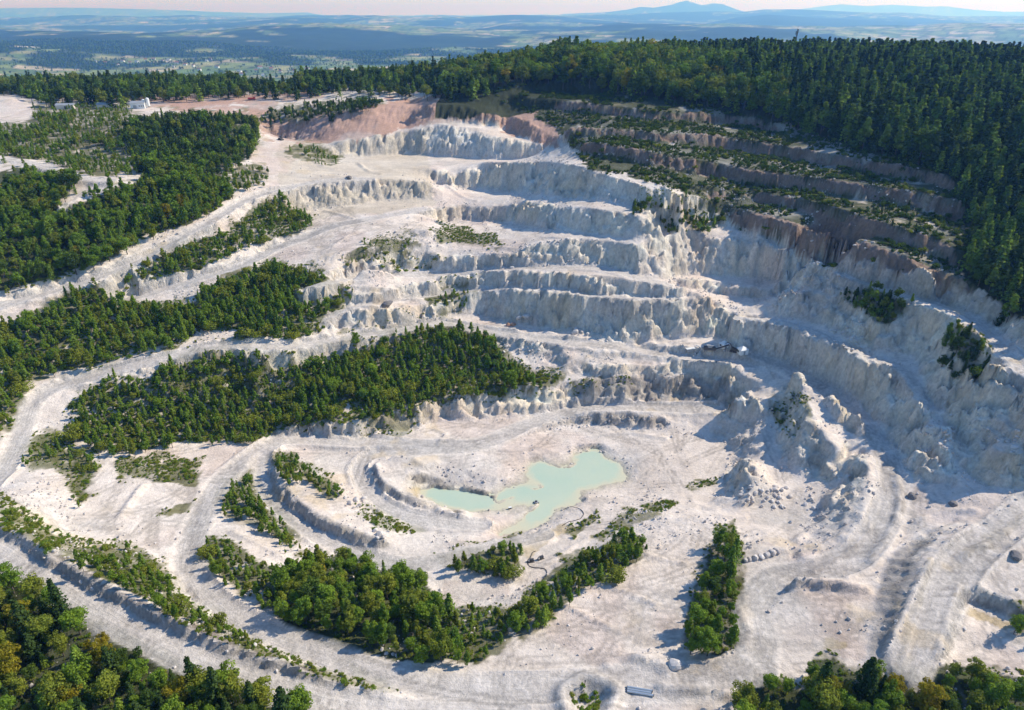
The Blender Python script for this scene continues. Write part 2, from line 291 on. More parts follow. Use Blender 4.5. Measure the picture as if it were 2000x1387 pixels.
# hillside on the left
L([(0,700),(80,690),(180,665),(290,640)], [13,14,16,17.5]); L([(360,620),(460,610),(560,600),(640,590)], [19,20.5,20.5,19])
L([(660,640),(700,620)], [11.5,14]); L([(660,570),(720,565),(780,565)], [24.5,23.6,23]); L([(640,500),(700,490),(760,480)], [34,35,35.5])
L([(680,460),(740,455),(800,450),(840,450)], [37.4,38,38.6,39.4]); L([(640,530),(700,520),(760,515)], [31,31,31])
L([(0,520),(100,500),(220,460),(330,420),(420,385)], [38,41,45,49.5,53]); L([(0,450),(100,430),(200,405)], [49,51,53]); L([(0,380),(60,370)], [57,58])
L([(290,380),(380,360),(450,362)], [57.5,58.5,57]); L([(500,345),(540,330),(600,330)], [56,57.5,56]); L([(500,300),(560,294),(620,303)], [61.5,62,59]); L([(500,280),(545,276)], [65,64])
L([(100,310),(230,320),(350,318),(450,315)], [64,63,63,63]); L([(0,270),(150,265),(300,262),(450,262)], [70,71,72,71])
L([(0,232),(120,232),(260,235),(400,236),(490,243)], [76,77,77,77,74])
L([(0,212),(150,212),(270,212),(400,207),(520,199),(640,189)], [78,78,78.4,79.5,81,83]); L([(300,198),(450,193),(600,185),(700,181)], [80,82,84,86])
L([(0,196),(20,190),(45,196)], [82,85,82]); L([(-40,222),(40,228)], [75,75])
# forest hill and the land behind, in metres
for q in [[(-20,620,100),(60,600,104),(150,550,98),(215,500,94),(262,440,90),(300,360,84)],[(0,660,107),(120,630,106),(230,570,103),(330,490,99),(430,430,94),(640,400,90)],
          [(40,740,112),(160,720,109),(300,660,107),(460,600,105),(640,560,101)],[(120,860,104),(300,840,104),(640,760,100)],
          [(-70,680,96),(-130,760,88),(-240,760,82),(-420,760,80),(-640,720,76)],[(-640,880,70),(-300,900,72),(-60,920,78),(300,950,92),(640,940,92)],[(-640,1000,56),(-200,1000,60),(200,1000,74),(640,1000,84)],
          [(640,300,80),(640,200,50),(640,100,20)],[(340,330,86),(330,260,66),(330,200,52),(330,120,30)],[(-640,600,80),(-640,400,70),(-640,200,30),(-640,80,10)],[(-420,330,62),(-380,230,34),(-340,140,14)]]: LW(q)
LW([(-640,40,4),(-300,40,-2),(0,40,-4),(300,40,-2),(640,40,4)]); LW([(-300,70,-1),(-150,80,0),(0,90,-1),(150,85,0),(300,80,2)]); LW([(-250,120,6),(-160,100,2),(-100,90,1)])
L([(1460,1345),(1600,1345),(1760,1350),(2010,1330)], [1,1.6,2,4]); L([(1450,1420),(1750,1430),(2050,1420)], [-1,-1,1])

# ---- solve the surface between the survey lines
def solve():
    levels = [(CS, CN)]
    while min(levels[-1][0].shape) > 24:
        s, n = levels[-1]; h, w = s.shape; H2, W2 = (h+1)//2, (w+1)//2
        sp = np.zeros((H2*2, W2*2)); npad = np.zeros((H2*2, W2*2)); sp[:h, :w] = np.where(n > 0, s/np.maximum(n, 1e-9), 0); npad[:h, :w] = n > 0
        levels.append((sp.reshape(H2, 2, W2, 2).sum((1, 3)), npad.reshape(H2, 2, W2, 2).sum((1, 3))))
    z = None
    for k in range(len(levels)-1, -1, -1):
        s, n = levels[k]; fix = n > 0; val = np.where(fix, s/np.maximum(n, 1e-9), 0).astype(np.float32)
        h, w = s.shape
        if z is None: z = np.full((h, w), val[fix].mean(), np.float32)
        else: z = np.repeat(np.repeat(z, 2, 0), 2, 1)[:h, :w].copy()
        z[fix] = val[fix]
        for it in range(300 if k > 2 else (120 if k else 70)):
            p = np.pad(z, 1, mode='edge')
            z = (p[:-2, 1:-1]+p[2:, 1:-1]+p[1:-1, :-2]+p[1:-1, 2:])*np.float32(.25)
            z[fix] = val[fix]
    for it in range(1):
        p = np.pad(z, 1, mode='edge'); z = .5*z+.125*(p[:-2, 1:-1]+p[2:, 1:-1]+p[1:-1, :-2]+p[1:-1, 2:])
    return z.astype(float)
ZG = solve()
def blur(A, n):
    for _ in range(n):
        p = np.pad(A, 1, mode='edge'); A = .2*(A+p[:-2, 1:-1]+p[2:, 1:-1]+p[1:-1, :-2]+p[1:-1, 2:])
    return A
XG0 = np.linspace(GX0, GX1, NX)[None, :]; _b = blur(ZG, 14); ZG = np.where(ZG > POND_Z+1.0, ZG+np.where(XG0 > 70, .45, .8)*np.maximum(0, _b-ZG), ZG)      # scree at the foot of the faces
def samp(A, x, y):
    fx = np.clip((x-GX0)/GS, 0, NX-1.001); fy = np.clip((y-GY0)/GS, 0, NY-1.001)
    i = fx.astype(int); j = fy.astype(int); u = fx-i; v = fy-j
    return (A[j, i]*(1-u)+A[j, i+1]*u)*(1-v)+(A[j+1, i]*(1-u)+A[j+1, i+1]*u)*v
XG, YG = np.meshgrid(np.linspace(GX0, GX1, NX), np.linspace(GY0, GY1, NY))
def road_frame(x, y, ww, reach):
    """distance, signed offset, chainage and centre height of points near a road"""
    seg = np.vstack([np.linspace(a, b, max(2, int(np.hypot(*(b-a)[:2])/1.2)+1))[:-1] for a, b in zip(ww[:-1], ww[1:])]+[ww[-1:]])
    tg = np.gradient(seg[:, :2], axis=0); tg /= np.maximum(np.linalg.norm(tg, axis=1), 1e-9)[:, None]
    ch = np.concatenate([[0], np.cumsum(np.linalg.norm(np.diff(seg[:, :2], axis=0), axis=1))])
    idx = np.where((x > seg[:, 0].min()-reach) & (x < seg[:, 0].max()+reach) & (y > seg[:, 1].min()-reach) & (y < seg[:, 1].max()+reach))[0]
    res = np.full((4, len(x)), 1e9)
    for c in np.array_split(idx, max(1, len(idx)//20000)):
        if not len(c): continue
        dx = x[c][:, None]-seg[None, :, 0]; dy = y[c][:, None]-seg[None, :, 1]
        k = (dx*dx+dy*dy).argmin(1); r = np.arange(len(c)); ddx = dx[r, k]; ddy = dy[r, k]
        res[0, c] = np.hypot(ddx, ddy); res[1, c] = ddx*tg[k, 1]-ddy*tg[k, 0]; res[2, c] = ch[k]; res[3, c] = seg[k, 2]
    return res
for nm, (ww, w) in ROADS.items():
    d, o, ch, zc = road_frame(XG.ravel(), YG.ravel(), ww, w+5)
    k = 1-smooth(w*.62, w*.62+2.6, d); k[d > 1e8] = 0
    zf = ZG.ravel(); zf += k*(np.where(d < 1e8, zc, zf)-zf)
gy_, gx_ = np.gradient(ZG, GS); SLOPE = np.hypot(gx_, gy_)
_p = SLOPE.copy()
for it in range(3):
    q = np.pad(_p, 1, mode='edge'); _p = .2*(_p+q[:-2, 1:-1]+q[2:, 1:-1]+q[1:-1, :-2]+q[1:-1, 2:])
SLOPE_S = _p
# ---------------------------------------------------------------- fine relief
# round sump with a ring bank beside the lower road
SUMP = un(1150, 1364, .3)
def blocks(x, y, s, seed):
    """fractured rock: an offset shared by each block"""
    gx = np.floor(x/s); gy = np.floor(y/s); best = np.full(x.shape, 1e18); ox = np.zeros(x.shape); oy = np.zeros(x.shape)
    for i in (-1, 0, 1):
        for j in (-1, 0, 1):
            qx = gx+i; qy = gy+j; d = (x-(qx+_h(qx, qy, seed))*s)**2+(y-(qy+_h(qx, qy, seed+1))*s)**2; m = d < best
            best = np.where(m, d, best); ox = np.where(m, _h(qx, qy, seed+2), ox); oy = np.where(m, _h(qx, qy, seed+3), oy)
    return ox*2-1, oy*2-1
BERMS = [([(800,424),(840,419),(880,424)],40,1.8,1.3),([(635,414),(660,420),(690,428)],39,1.4,1.2),([(760,430),(800,434),(830,432)],40,1.2,1.1),([(560,545),(620,535),(690,528)],30,1.3,1.2),([(690,550),(760,548),(840,545)],28,1.2,1.0),([(650,470),(700,452),(770,440)],38,1.2,1.2),([(870,395),(910,398),(950,408)],43,1.5,1.4),([(700,322),(720,335),(745,340)],53,1.5,1.3),([(860,330),(900,345),(930,350)],55,1.4,1.4),([(940,462),(1000,470),(1050,476)],41,1.4,1.2),([(1060,455),(1130,470),(1200,478)],41,1.0,1.0),([(640,610),(700,600),(760,606)],18,1.3,1.2),([(880,640),(950,636),(1010,642)],7,1.0,1.0),([(1000,655),(1060,648),(1110,655)],6,1.5,1.3),([(1110,662),(1150,656),(1190,664)],5,1.3,1.3),([(1240,672),(1300,672),(1340,668)],5,1.0,1.0),([(1750,932),(1757,985),(1737,1040),(1702,1085)],2,1.8,1.2),([(1882,1073),(1950,1040),(2010,1005)],10,1.6,1.4),([(1546,1136),(1620,1143),(1690,1153)],1.2,1.7,1.3),([(1604,1004),(1640,962),(1662,902)],-4,1.6,1.4),([(1556,1054),(1600,1024),(1645,1004)],-5,1.4,1.2),([(1762,1290),(1790,1190),(1814,1105)],6,1.0,.8),([(1828,1285),(1850,1205),(1870,1152)],5,1.0,.8),([(1440,1172),(1462,1235),(1452,1288)],0,.9,.9),([(1590,1108),(1640,1086),(1690,1045),(1712,985)],0,.9,.8),([(1520,1060),(1580,1075),(1640,1060)],-3,1.2,1.1),([(1790,1010),(1850,1000),(1900,1010)],3.5,1.4,1.2),([(1440,770),(1480,800),(1478,850)],-3,1.6,1.4),([(1108,1186),(1150,1208),(1212,1240)],-2.5,1.3,.9),([(1176,1140),(1230,1160),(1280,1184)],-3,1.2,.9),([(1264,1080),(1300,1092),(1340,1102)],-4,1.0,.9),([(1335,1300),(1400,1288),(1452,1262)],1,1.3,1.2),([(1040,1120),(1090,1085),(1150,1048)],-13,.9,1.0),
 ([(236,1008),(256,975),(278,945)],-4,1.8,1.3),([(140,1034),(185,1026),(225,1030)],-3,1.2,.9),([(455,1045),(510,1068),(560,1095)],-9,1.4,1.0),([(1330,1012),(1400,1008),(1455,1012)],-8,1.0,1.0),([(850,1000),(900,1012),(950,1010)],-17.5,.9,.8),
 ([(1000,700),(1050,690),(1090,684)],2,1.0,1.0),([(560,846),(620,842),(680,852)],-11,1.0,.9),([(850,840),(870,850),(858,868)],-15,.9,.8),([(1150,850),(1230,845),(1300,858)],-17,.8,1.0),([(1090,880),(1040,872),(980,882)],-17,.5,1.2),([(1440,990),(1480,972),(1560,962)],-9,.7,1.2),([(1480,1240),(1560,1190),(1680,1200)],.2,.4,1.4),
 ([(1190,1300),(1250,1290),(1300,1310)],.2,1.3,1.6),([(1290,1342),(1380,1350),(1450,1362)],.8,1.4,1.1),([(640,505),(700,498),(760,500)],33,.9,1.0),([(700,470),(760,455),(830,450)],38,.9,1.0),([(900,460),(960,455),(1040,470)],41,1.0,1.0),([(620,600),(680,580),(740,575)],20,.9,1.0),([(1850,1240),(1920,1235),(1990,1250)],2,.5,1.2)]
BERMW = [(un(*densify(np.array(p_, float), 4).T, z_), h_, w_) for p_, z_, h_, w_ in BERMS]
def ground(x, y):
    x = np.asarray(x, float); y = np.asarray(y, float)
    sl = samp(SLOPE_S, x, y)
    a = .10+.9*smooth(.15, .6, sl)
    far = smooth(420, 700, y)
    a = a*(.12+.88*smooth(-20.2, -18.6, samp(ZG, x, y)))*(.35+.65*smooth(170, 235, y))
    b4, b5 = blocks(x+.3*y, y, 11, 941); b0, b1 = blocks(x, y, 4.6, 901); b2, b3 = blocks(x, y, 2.3, 911); ab = smooth(.3, .9, sl)*smooth(-20.2, -18.6, samp(ZG, x, y))*(.12+.88*smooth(165, 215, y))
    wx = ab*(1.9*b4+1.3*b0+.7*b2)+a*(1.8*fbm(x, y, 10, 2, 3)+1.0*fbm(x, y, 3.6, 2, 5)+2.6*fbm(x, y, 27, 2, 8))
    wy = ab*(1.9*b5+1.3*b1+.7*b3)+a*(1.8*fbm(x, y, 10, 2, 13)+1.0*fbm(x, y, 3.6, 2, 15)+2.6*fbm(x, y, 27, 2, 18))
    z = samp(ZG, x+wx, y+wy)
    led = smooth(.45, .9, sl)*smooth(-.55, .05, fbm(x, y, 34, 2, 921))
    zz = z+1.5*fbm(x, y, 30, 2, 925); z = z+led*(.62*np.sin(zz*6.2832/4.1)+.2*np.sin(zz*6.2832/1.45))
    rid = 1-np.abs(fbm(x, y, 5.5, 3, 31))*2
    z = z+smooth(.25, 1.0, sl)*(.9*fbm(x, y, 4.6, 3, 21)+.4*(rid-.5))+.14*fbm(x, y, 6, 3, 41)+.5*far*fbm(x, y, 40, 3, 51)
    z = z+(.05+.45*smooth(.05, .5, sl))*fbm(x, y, 1.8, 2, 61)+smooth(.4, 1., sl)*.7*(.5-np.abs(fbm(x, y, 2.7, 2, 65))*2)
    for (bw, bh, bd) in BERMW:
        k = (x > bw[:, 0].min()-5) & (x < bw[:, 0].max()+5) & (y > bw[:, 1].min()-5) & (y < bw[:, 1].max()+5)
        if k.any():
            d = road_frame(x[k], y[k], bw, 6)[0]; z[k] += bh*np.exp(-(d/bd)**2)*(.75+.5*fbm(x[k], y[k], 5, 2, 931))
    r = np.hypot(x-SUMP[0], (y-SUMP[1])); ang = np.arctan2(y-SUMP[1], x-SUMP[0])
    rr = r-.7*np.sin(2*ang+1)-.4*np.sin(5*ang)
    z = z+1.7*np.exp(-((rr-6.2)/1.7)**2)-1.6*(1-smooth(1.5, 4.6, rr))
    return z
def inpoly(px, py, poly):
    poly = np.asarray(poly, float); n = len(poly)
    m = np.zeros(px.shape, bool)
    bb = (px >= poly[:, 0].min()) & (px <= poly[:, 0].max()) & (py >= poly[:, 1].min()) & (py <= poly[:, 1].max())
    x = px[bb]; y = py[bb]; r = np.zeros(x.shape, bool)
    for i in range(n):
        x0, y0 = poly[i]; x1, y1 = poly[(i+1) % n]
        c = (y0 > y) != (y1 > y)
        if y1 != y0: r ^= c & (x < (x1-x0)*(y-y0)/(y1-y0)+x0)
    m[bb] = r; return m

# ---------------------------------------------------------------- woods and thickets: outline in the photograph, what grows there
# name: (outline, spacing m, height range m, kind mix, phrase)
ZN = {
 'front_left': ([(-260,1090),(0,1122),(60,1140),(105,1145),(160,1205),(240,1232),(300,1268),(400,1306),(470,1330),(520,1362),(600,1376),(690,1410),(700,1600),(-300,1700)], 4.0, (7,13), 'mixed', 'in the wood beside the banked outer road'),
 'shelf': ([(110,1068),(180,1072),(250,1070),(300,1095),(350,1140),(370,1180),(410,1185),(480,1232),(530,1270),(480,1262),(380,1215),(280,1165),(180,1115)], 3.0, (3.5,7), 'young', 'on the shelf above the outer road'),
 'shelf_end': ([(0,968),(60,1008),(112,1046),(110,1072),(50,1045),(0,1015)], 2.6, (1.5,3.4), 'shrub', 'at the shelf end by the outer road'),
 'shelf_low': ([(300,1190),(420,1232),(540,1276),(660,1318),(770,1345),(770,1358),(680,1345),(580,1315),(450,1266),(330,1212)], 3.2, (.8,2.2), 'shrub', 'on grass between the two lower roads'),
 'bend': ([(450,925),(495,920),(508,960),(560,1012),(592,1060),(570,1072),(520,1035),(430,1008),(414,980)], 2.7, (4,7), 'young', 'in the wedge at the haul road bend'),
 'bend_low': ([(400,1045),(450,1050),(500,1090),(550,1118),(575,1150),(545,1190),(470,1165),(420,1115),(395,1080)], 2.9, (4,7.5), 'young', 'along the shaded bend of the haul road'),
 'big': ([(558,1112),(600,1092),(700,1085),(800,1112),(840,1150),(880,1190),(890,1230),(880,1290),(840,1298),(760,1285),(640,1265),(560,1220),(535,1170)], 4.0, (8,12.5), 'broad', 'in the big thicket over the shaded haul road'),
 'big_dark': ([(880,1190),(960,1185),(1005,1195),(990,1250),(935,1290),(890,1290)], 3.2, (2.5,5.5), 'young', 'at the low dark end of the big thicket'),
 'embank': ([(1000,1195),(1040,1155),(1100,1100),(1170,1070),(1220,1040),(1262,1060),(1252,1092),(1180,1132),(1100,1182),(1060,1228),(1010,1250)], 3.0, (4.5,8), 'young', 'on the embankment above the lower floor'),
 'hedge': ([(1170,1060),(1230,1030),(1300,1008),(1290,998),(1220,1012),(1150,1050)], 3.0, (1,2.4), 'shrub', 'on the long bank behind the embankment trees'),
 'hedge2': ([(1105,1040),(1160,1008),(1168,1016),(1120,1050)], 2.2, (1.4,3), 'shrub', 'in the short hedge beside the pond hose'),
 'clump': ([(1400,1040),(1438,1015),(1445,1080),(1455,1120),(1450,1200),(1452,1255),(1400,1285),(1342,1268),(1335,1200),(1368,1130),(1385,1080)], 3.7, (5,9), 'broad', 'in the free-standing clump on the terrace'),
 'front_right': ([(1450,1340),(1490,1322),(1560,1345),(1585,1290),(1620,1280),(1660,1305),(1700,1295),(1730,1288),(1800,1310),(1850,1298),(1900,1300),(1960,1318),(2030,1322),(2060,1600),(1420,1600)], 4.4, (8,14), 'mixed', 'in the dark wood under the ramp'),
 'edge': ([(1978,1190),(2040,1170),(2040,1240),(1985,1235)], 3.4, (5,8), 'broad', 'below the dark wall by the ramp'),
 'inner': ([(530,886),(580,880),(600,912),(640,942),(662,962),(640,975),(600,942),(550,932),(520,906)], 2.7, (3,5.5), 'young', 'on the inner bench above the pond road'),
 'inner_low': ([(690,1000),(740,990),(800,1020),(830,1035),(800,1046),(740,1028)], 2.4, (.8,2.4), 'shrub', 'on the grassy strip under the pond road'),
 'mound': ([(855,1085),(920,1072),(960,1072),(1000,1046),(1014,1062),(1005,1110),(980,1125),(930,1108),(870,1100)], 2.7, (3.5,7), 'young', 'on the small mound of the lower floor'),
 'hill': ([(130,790),(200,742),(280,752),(312,722),(400,675),(480,655),(500,682),(600,684),(680,655),(760,638),(860,632),(960,655),(980,690),(1040,718),(1095,728),(1090,748),(980,762),(900,774),(800,796),(720,818),(640,830),(560,848),(450,862),(350,858),(280,878),(200,868),(130,850)], 2.9, (4.5,9), 'young', 'in the long thicket above the pit floor'),
 'slope': ([(-60,650),(0,640),(80,602),(150,565),(200,572),(280,592),(380,592),(400,560),(470,530),(540,512),(620,532),(680,562),(670,610),(620,650),(560,660),(480,650),(400,640),(330,668),(250,696),(150,715),(60,738),(40,800),(0,860),(-60,900)], 3.2, (5,10), 'young', 'on the left slope above the climbing road'),
 'strip': ([(150,572),(210,548),(270,512),(350,472),(420,462),(470,432),(530,390),(555,375),(575,402),(612,427),(580,450),(500,472),(450,492),(400,520),(320,545),(270,552),(200,562)], 3.4, (5,9), 'young', 'between the two upper left roads'),
 'spur': ([(-80,345),(0,338),(60,330),(130,352),(140,370),(100,402),(130,410),(200,380),(280,350),(370,325),(440,345),(455,380),(420,410),(350,440),(270,470),(200,512),(120,542),(40,562),(-80,575)], 4.0, (8,12), 'broad', 'on the wooded spur on the far left'),
 'leftbank': ([(30,885),(70,850),(115,838),(130,880),(180,880),(192,930),(165,985),(140,962),(112,912),(60,925)], 2.6, (2,4.6), 'young', 'on the pale bank beside the far left road'),
 'leftspots': ([(235,905),(300,890),(392,905),(385,945),(310,938),(240,935)], 2.3, (.8,2.2), 'shrub', 'on the pale terrace inside the road junction'),
 'plateau': ([(60,204),(140,200),(250,206),(262,226),(150,230),(75,234)], 4.2, (2,5.5), 'young', ''),
 'farleft': ([(-200,250),(60,240),(75,218),(150,228),(250,228),(240,262),(260,330),(200,346),(130,330),(60,310),(-200,300)], 4.0, (3,8), 'young', ''),
 'darkwood': ([(250,236),(330,220),(400,224),(480,218),(505,238),(500,280),(480,310),(430,330),(330,338),(270,335),(240,262)], 4.4, (8,12), 'dark', ''),
 'bushes_k': ([(440,330),(500,320),(520,340),(520,362),(450,366)], 4.0, (4,7), 'broad', ''),
 'redstrip': ([(508,222),(560,208),(640,199),(700,190),(752,198),(738,206),(660,222),(580,236),(510,240)], 4.0, (5,8.5), 'dark', ''),
 'island': ([(558,300),(580,282),(620,284),(655,302),(670,315),(620,322),(575,316)], 3.6, (2.4,5), 'young', ''),
 'floorbush': ([(690,490),(740,468),(800,465),(815,478),(760,512),(690,518),(668,512)], 3.0, (2.4,5), 'young', ''),
 'floorbush2': ([(745,515),(800,512),(870,520),(840,530),(750,530)], 3.2, (1.4,3), 'shrub', ''),
 'wallbush': ([(835,575),(880,562),(930,548),(928,575),(905,605),(860,612),(838,600)], 3.0, (3,6), 'young', ''),
 'ledge': ([(840,455),(900,445),(930,458),(985,478),(970,488),(900,470),(845,470)], 3.4, (.8,2), 'shrub', ''),
 'rimbush': ([(1240,378),(1300,385),(1370,388),(1412,402),(1420,430),(1370,425),(1390,452),(1300,448),(1290,415),(1245,400)], 2.3, (2.5,6), 'dark', ''),
 'rimbush2': ([(1640,560),(1680,550),(1740,565),(1778,600),(1758,620),(1738,640),(1700,640),(1690,605),(1650,590)], 2.5, (4,8), 'dark', 'in the dip by the shaded upper road'),
 'rimbush3': ([(1840,655),(1870,645),(1930,665),(1942,690),(1930,720),(1890,735),(1860,728),(1832,680)], 2.5, (4,8), 'dark', 'on the spur under the upper road'),
 'rockbush': ([(1515,800),(1540,778),(1562,766),(1568,775),(1545,800),(1522,835)], 2.4, (1.2,3), 'shrub', ''),
 'backwood': ([(-200,130),(150,128),(250,150),(400,152),(560,165),(620,132),(760,128),(860,122),(950,112),(960,150),(950,180),(880,182),(760,178),(650,174),(500,178),(350,184),(250,192),(100,194),(40,176),(-200,176)], 7.0, (10,17), 'dark', ''),
}
HILLWOOD = [(860,150),(935,118),(1000,70),(2300,40),(2300,660),(2000,625),(1945,585),(1905,560),(1880,540),(1872,505),(1880,440),(1875,380),(1850,340),(1780,322),(1700,300),(1620,272),(1560,250),(1470,226),(1380,216),(1280,208),(1200,186),(1100,160),(1000,155),(930,172),(870,178)]
GRASS = {'olive': [[(640,845),(740,815),(833,790),(900,775),(1000,758),(1085,757),(1100,775),(1040,770),(960,775),(880,790),(820,815),(800,848),(700,858)],
  [(0,960),(110,1040),(250,1075),(350,1150),(480,1240),(640,1310),(780,1350),(770,1360),(560,1300),(380,1220),(180,1115),(40,1050),(0,1025)],
  [(690,1000),(740,990),(830,1035),(800,1046)], [(1250,990),(1300,975),(1330,985),(1290,1002)], [(1335,945),(1410,930),(1400,945),(1345,960)],
  [(1690,845),(1700,850),(1690,860)], [(840,450),(930,455),(985,480),(900,475)], [(280,700),(330,670),(400,640),(330,690),(180,725),(80,745),(60,740)],
  [(150,580),(220,545),(280,560),(220,590)], [(1110,740),(1230,738),(1240,750),(1110,775)], [(30,890),(110,840),(150,870),(120,910)], [(840,1085),(1010,1110),(990,1130),(860,1105)], [(870,1195),(960,1185),(930,1290),(860,1290)],
  [(150,900),(180,920),(170,985),(140,970)], [(300,1000),(385,975),(370,1000),(310,1020)], [(300,900),(390,910),(380,945),(300,940)], [(690,1285),(770,1345),(700,1340)],[(1505,800),(1565,765),(1580,800),(1560,850),(1525,860)]],
 'ochre': [[(800,960),(830,950),(818,972)], [(1015,1065),(1110,1020),(1130,1025),(1040,1085)], [(1745,1300),(1770,1225),(1795,1150),(1812,1090),(1822,1090),(1805,1160),(1780,1230),(1755,1300)], [(185,1065),(220,1068),(215,1080),(190,1080)], [(1605,1245),(1645,1248),(1640,1262),(1606,1262)], [(1880,1075),(2000,1000),(2000,1025),(1895,1090)],[(1860,1180),(1890,1180),(1985,1215),(1960,1225),(1870,1200)]],
 'red': [[(505,238),(580,230),(670,216),(760,200),(800,205),(790,250),(700,272),(640,279),(560,276),(510,268)], [(750,190),(1090,190),(1090,290),(1000,262),(960,235),(860,240),(790,250)], [(250,190),(640,178),(640,192),(420,205),(520,215),(500,230),(270,205)],[(480,200),(560,190),(500,235)]],
 'rose': [[(490,270),(560,276),(600,300),(560,330),(540,362),(490,380),(470,390),(490,330)],[(1440,1060),(1640,1070),(1620,1110),(1450,1105)],[(1530,1130),(1700,1145),(1690,1290),(1640,1280)],[(990,1100),(1000,1170),(860,1170),(860,1140)]],
 'beige': [[(540,280),(840,255),(845,400),(620,430),(560,420)]],
}
# ---------------------------------------------------------------- terrain mesh
def axis(segs):
    out = [segs[0][0]]
    for (a, b, h0, h1) in segs:
        x = a
        while x < b-1e-6:
            f = (x-a)/(b-a); x = min(b, x+h0+(h1-h0)*f); out.append(x)
    return np.array(out)
ax = axis([(GX0, -260, 5, 1.6), (-260, -150, 1.5, .85), (-150, 180, .85, .85), (180, 260, .85, 1.3), (260, GX1, 1.6, 5)])
ay = axis([(GY0, 85, 3, 1.0), (85, 300, .8, .8), (300, 450, .85, 1.3), (450, 640, 1.5, 3), (640, GY1, 3, 6)])
print('terrain grid', len(ax), len(ay))
TX, TY = np.meshgrid(ax, ay); tx = TX.ravel(); ty = TY.ravel(); tz = ground(tx, ty)
px, py, pd = proj(tx, ty, tz)
slope = samp(SLOPE_S, tx, ty)
# road frames
rd = np.full(len(tx), 1e9); ro = np.zeros(len(tx)); rc = np.zeros(len(tx)); rw = np.ones(len(tx))
for i, (nm, (ww, w)) in enumerate(ROADS.items()):
    d, o, ch, zc = road_frame(tx, ty, ww, w+6)
    k = (d/w) < (rd/rw); rd[k] = d[k]; ro[k] = o[k]; rc[k] = ch[k]+1000*i; rw[k] = w
wob = 1+.14*fbm(tx, ty, 14, 2, 71)
onroad = 1-smooth(.93, 1.08, rd/(rw*wob))
tz = tz+(1.0*np.exp(-((rd-rw*1.12)/.75)**2)*smooth(-.25, .2, fbm(tx, ty, 30, 2, 77)))*(1-smooth(.5, .9, slope))
# masks
jx = 13*fbm(tx, ty, 6, 4, 81)+10*fbm(tx, ty, 20, 2, 83); jy = 9*fbm(tx, ty, 6, 4, 85)+7*fbm(tx, ty, 20, 2, 87)
def mask(polys): 
    m = np.zeros(len(tx), bool)
    for p in polys: m |= inpoly(px+jx, py+jy, p)
    return m.astype(float)
vis = np.ones(len(tx), bool)
woods = mask([v[0] for k, v in ZN.items() if v[2][0] >= 6]); scrub = mask([v[0] for k, v in ZN.items() if v[3] != 'shrub' and v[2][0] < 6])
shr = mask([v[0] for k, v in ZN.items() if v[3] == 'shrub'])
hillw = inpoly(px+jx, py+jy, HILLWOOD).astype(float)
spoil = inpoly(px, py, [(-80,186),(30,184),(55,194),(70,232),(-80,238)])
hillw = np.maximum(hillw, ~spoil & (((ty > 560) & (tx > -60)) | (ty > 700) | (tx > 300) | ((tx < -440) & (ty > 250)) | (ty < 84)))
olive = np.maximum(mask(GRASS['olive']), shr*.9); ochre = mask(GRASS['ochre']); red = mask(GRASS['red']); beige = mask(GRASS['beige'])
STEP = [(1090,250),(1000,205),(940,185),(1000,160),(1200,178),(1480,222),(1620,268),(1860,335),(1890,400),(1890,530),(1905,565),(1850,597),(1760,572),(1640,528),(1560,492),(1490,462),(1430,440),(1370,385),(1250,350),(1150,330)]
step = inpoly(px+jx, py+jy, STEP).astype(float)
n1 = fbm(tx, ty, 45, 4, 91)[:, None]; n2 = fbm(tx, ty, 12, 4, 95)[:, None]; n3 = fbm(tx, ty, 3.2, 3, 99)[:, None]
def C(*c): return np.array(c)[None, :]
col = C(.735,.64,.555)+n1*C(.02,.035,.045)+n2*C(.07,.075,.08)+n3*C(.05,.05,.05)
steep = smooth(.45, 1.1, slope)[:, None]
col = col*(1-steep)+steep*(C(.765,.69,.575)+n2*C(.10,.11,.11)+n1*C(.05,.03,.0))
def mix(m, c): 
    global col
    m = np.clip(m if m.ndim == 2 else m[:, None], 0, 1); col = col*(1-m)+c*m
pinkp = smooth(.1, .5, fbm(tx, ty, 22, 3, 103)); mix(.35*pinkp, C(.60,.45,.38))
n4 = fbm(tx, ty, 5, 3, 141)[:, None]; n5 = fbm(tx, ty, 19, 3, 145)[:, None]
col = col+steep*(n4*C(.10,.10,.10)+n5*C(.05,.0,-.05))
stain = smooth(.25, .6, fbm(tx, ty, 16, 4, 107))*steep[:, 0]; mix(.5*stain, C(.36,.29,.23))
mix(beige*.75, C(.60,.52,.41)+n2*.09)
mix(red*(.82+.1*n2[:, 0]), C(.46,.265,.19)+n2*C(.07,.055,.05))
mix(mask(GRASS['rose'])*smooth(-.5, .4, n1[:, 0]+n2[:, 0])*.5, C(.56,.42,.345)+n2*.06); mix(ochre*.7, C(.56,.43,.23)+n2*.05)
gv = smooth(-.35, .15, fbm(tx, ty, 5, 4, 111))
olive = olive*(1-.8*smooth(.8, 1.3, slope)); mix(olive*gv*.9, C(.17,.165,.07)+n2*C(.06,.05,.02)+n3*.03)
fringe = np.zeros(len(tx), bool); fx_ = 30*fbm(tx, ty, 9, 3, 181); fy_ = 22*fbm(tx, ty, 9, 3, 185)
for k, v in ZN.items(): fringe |= inpoly(px+fx_, py+fy_+8, v[0])
mix(fringe*smooth(-.3, .35, fbm(tx, ty, 3.5, 4, 187))*.7*(1-smooth(.8, 1.2, slope)), C(.20,.19,.095)+n3*.05)
mix(woods*(1-.75*smooth(.8, 1.2, slope))*smooth(-1.0, -.35, fbm(tx, ty, 6, 3, 115)), C(.085,.095,.045)+n2*.03)
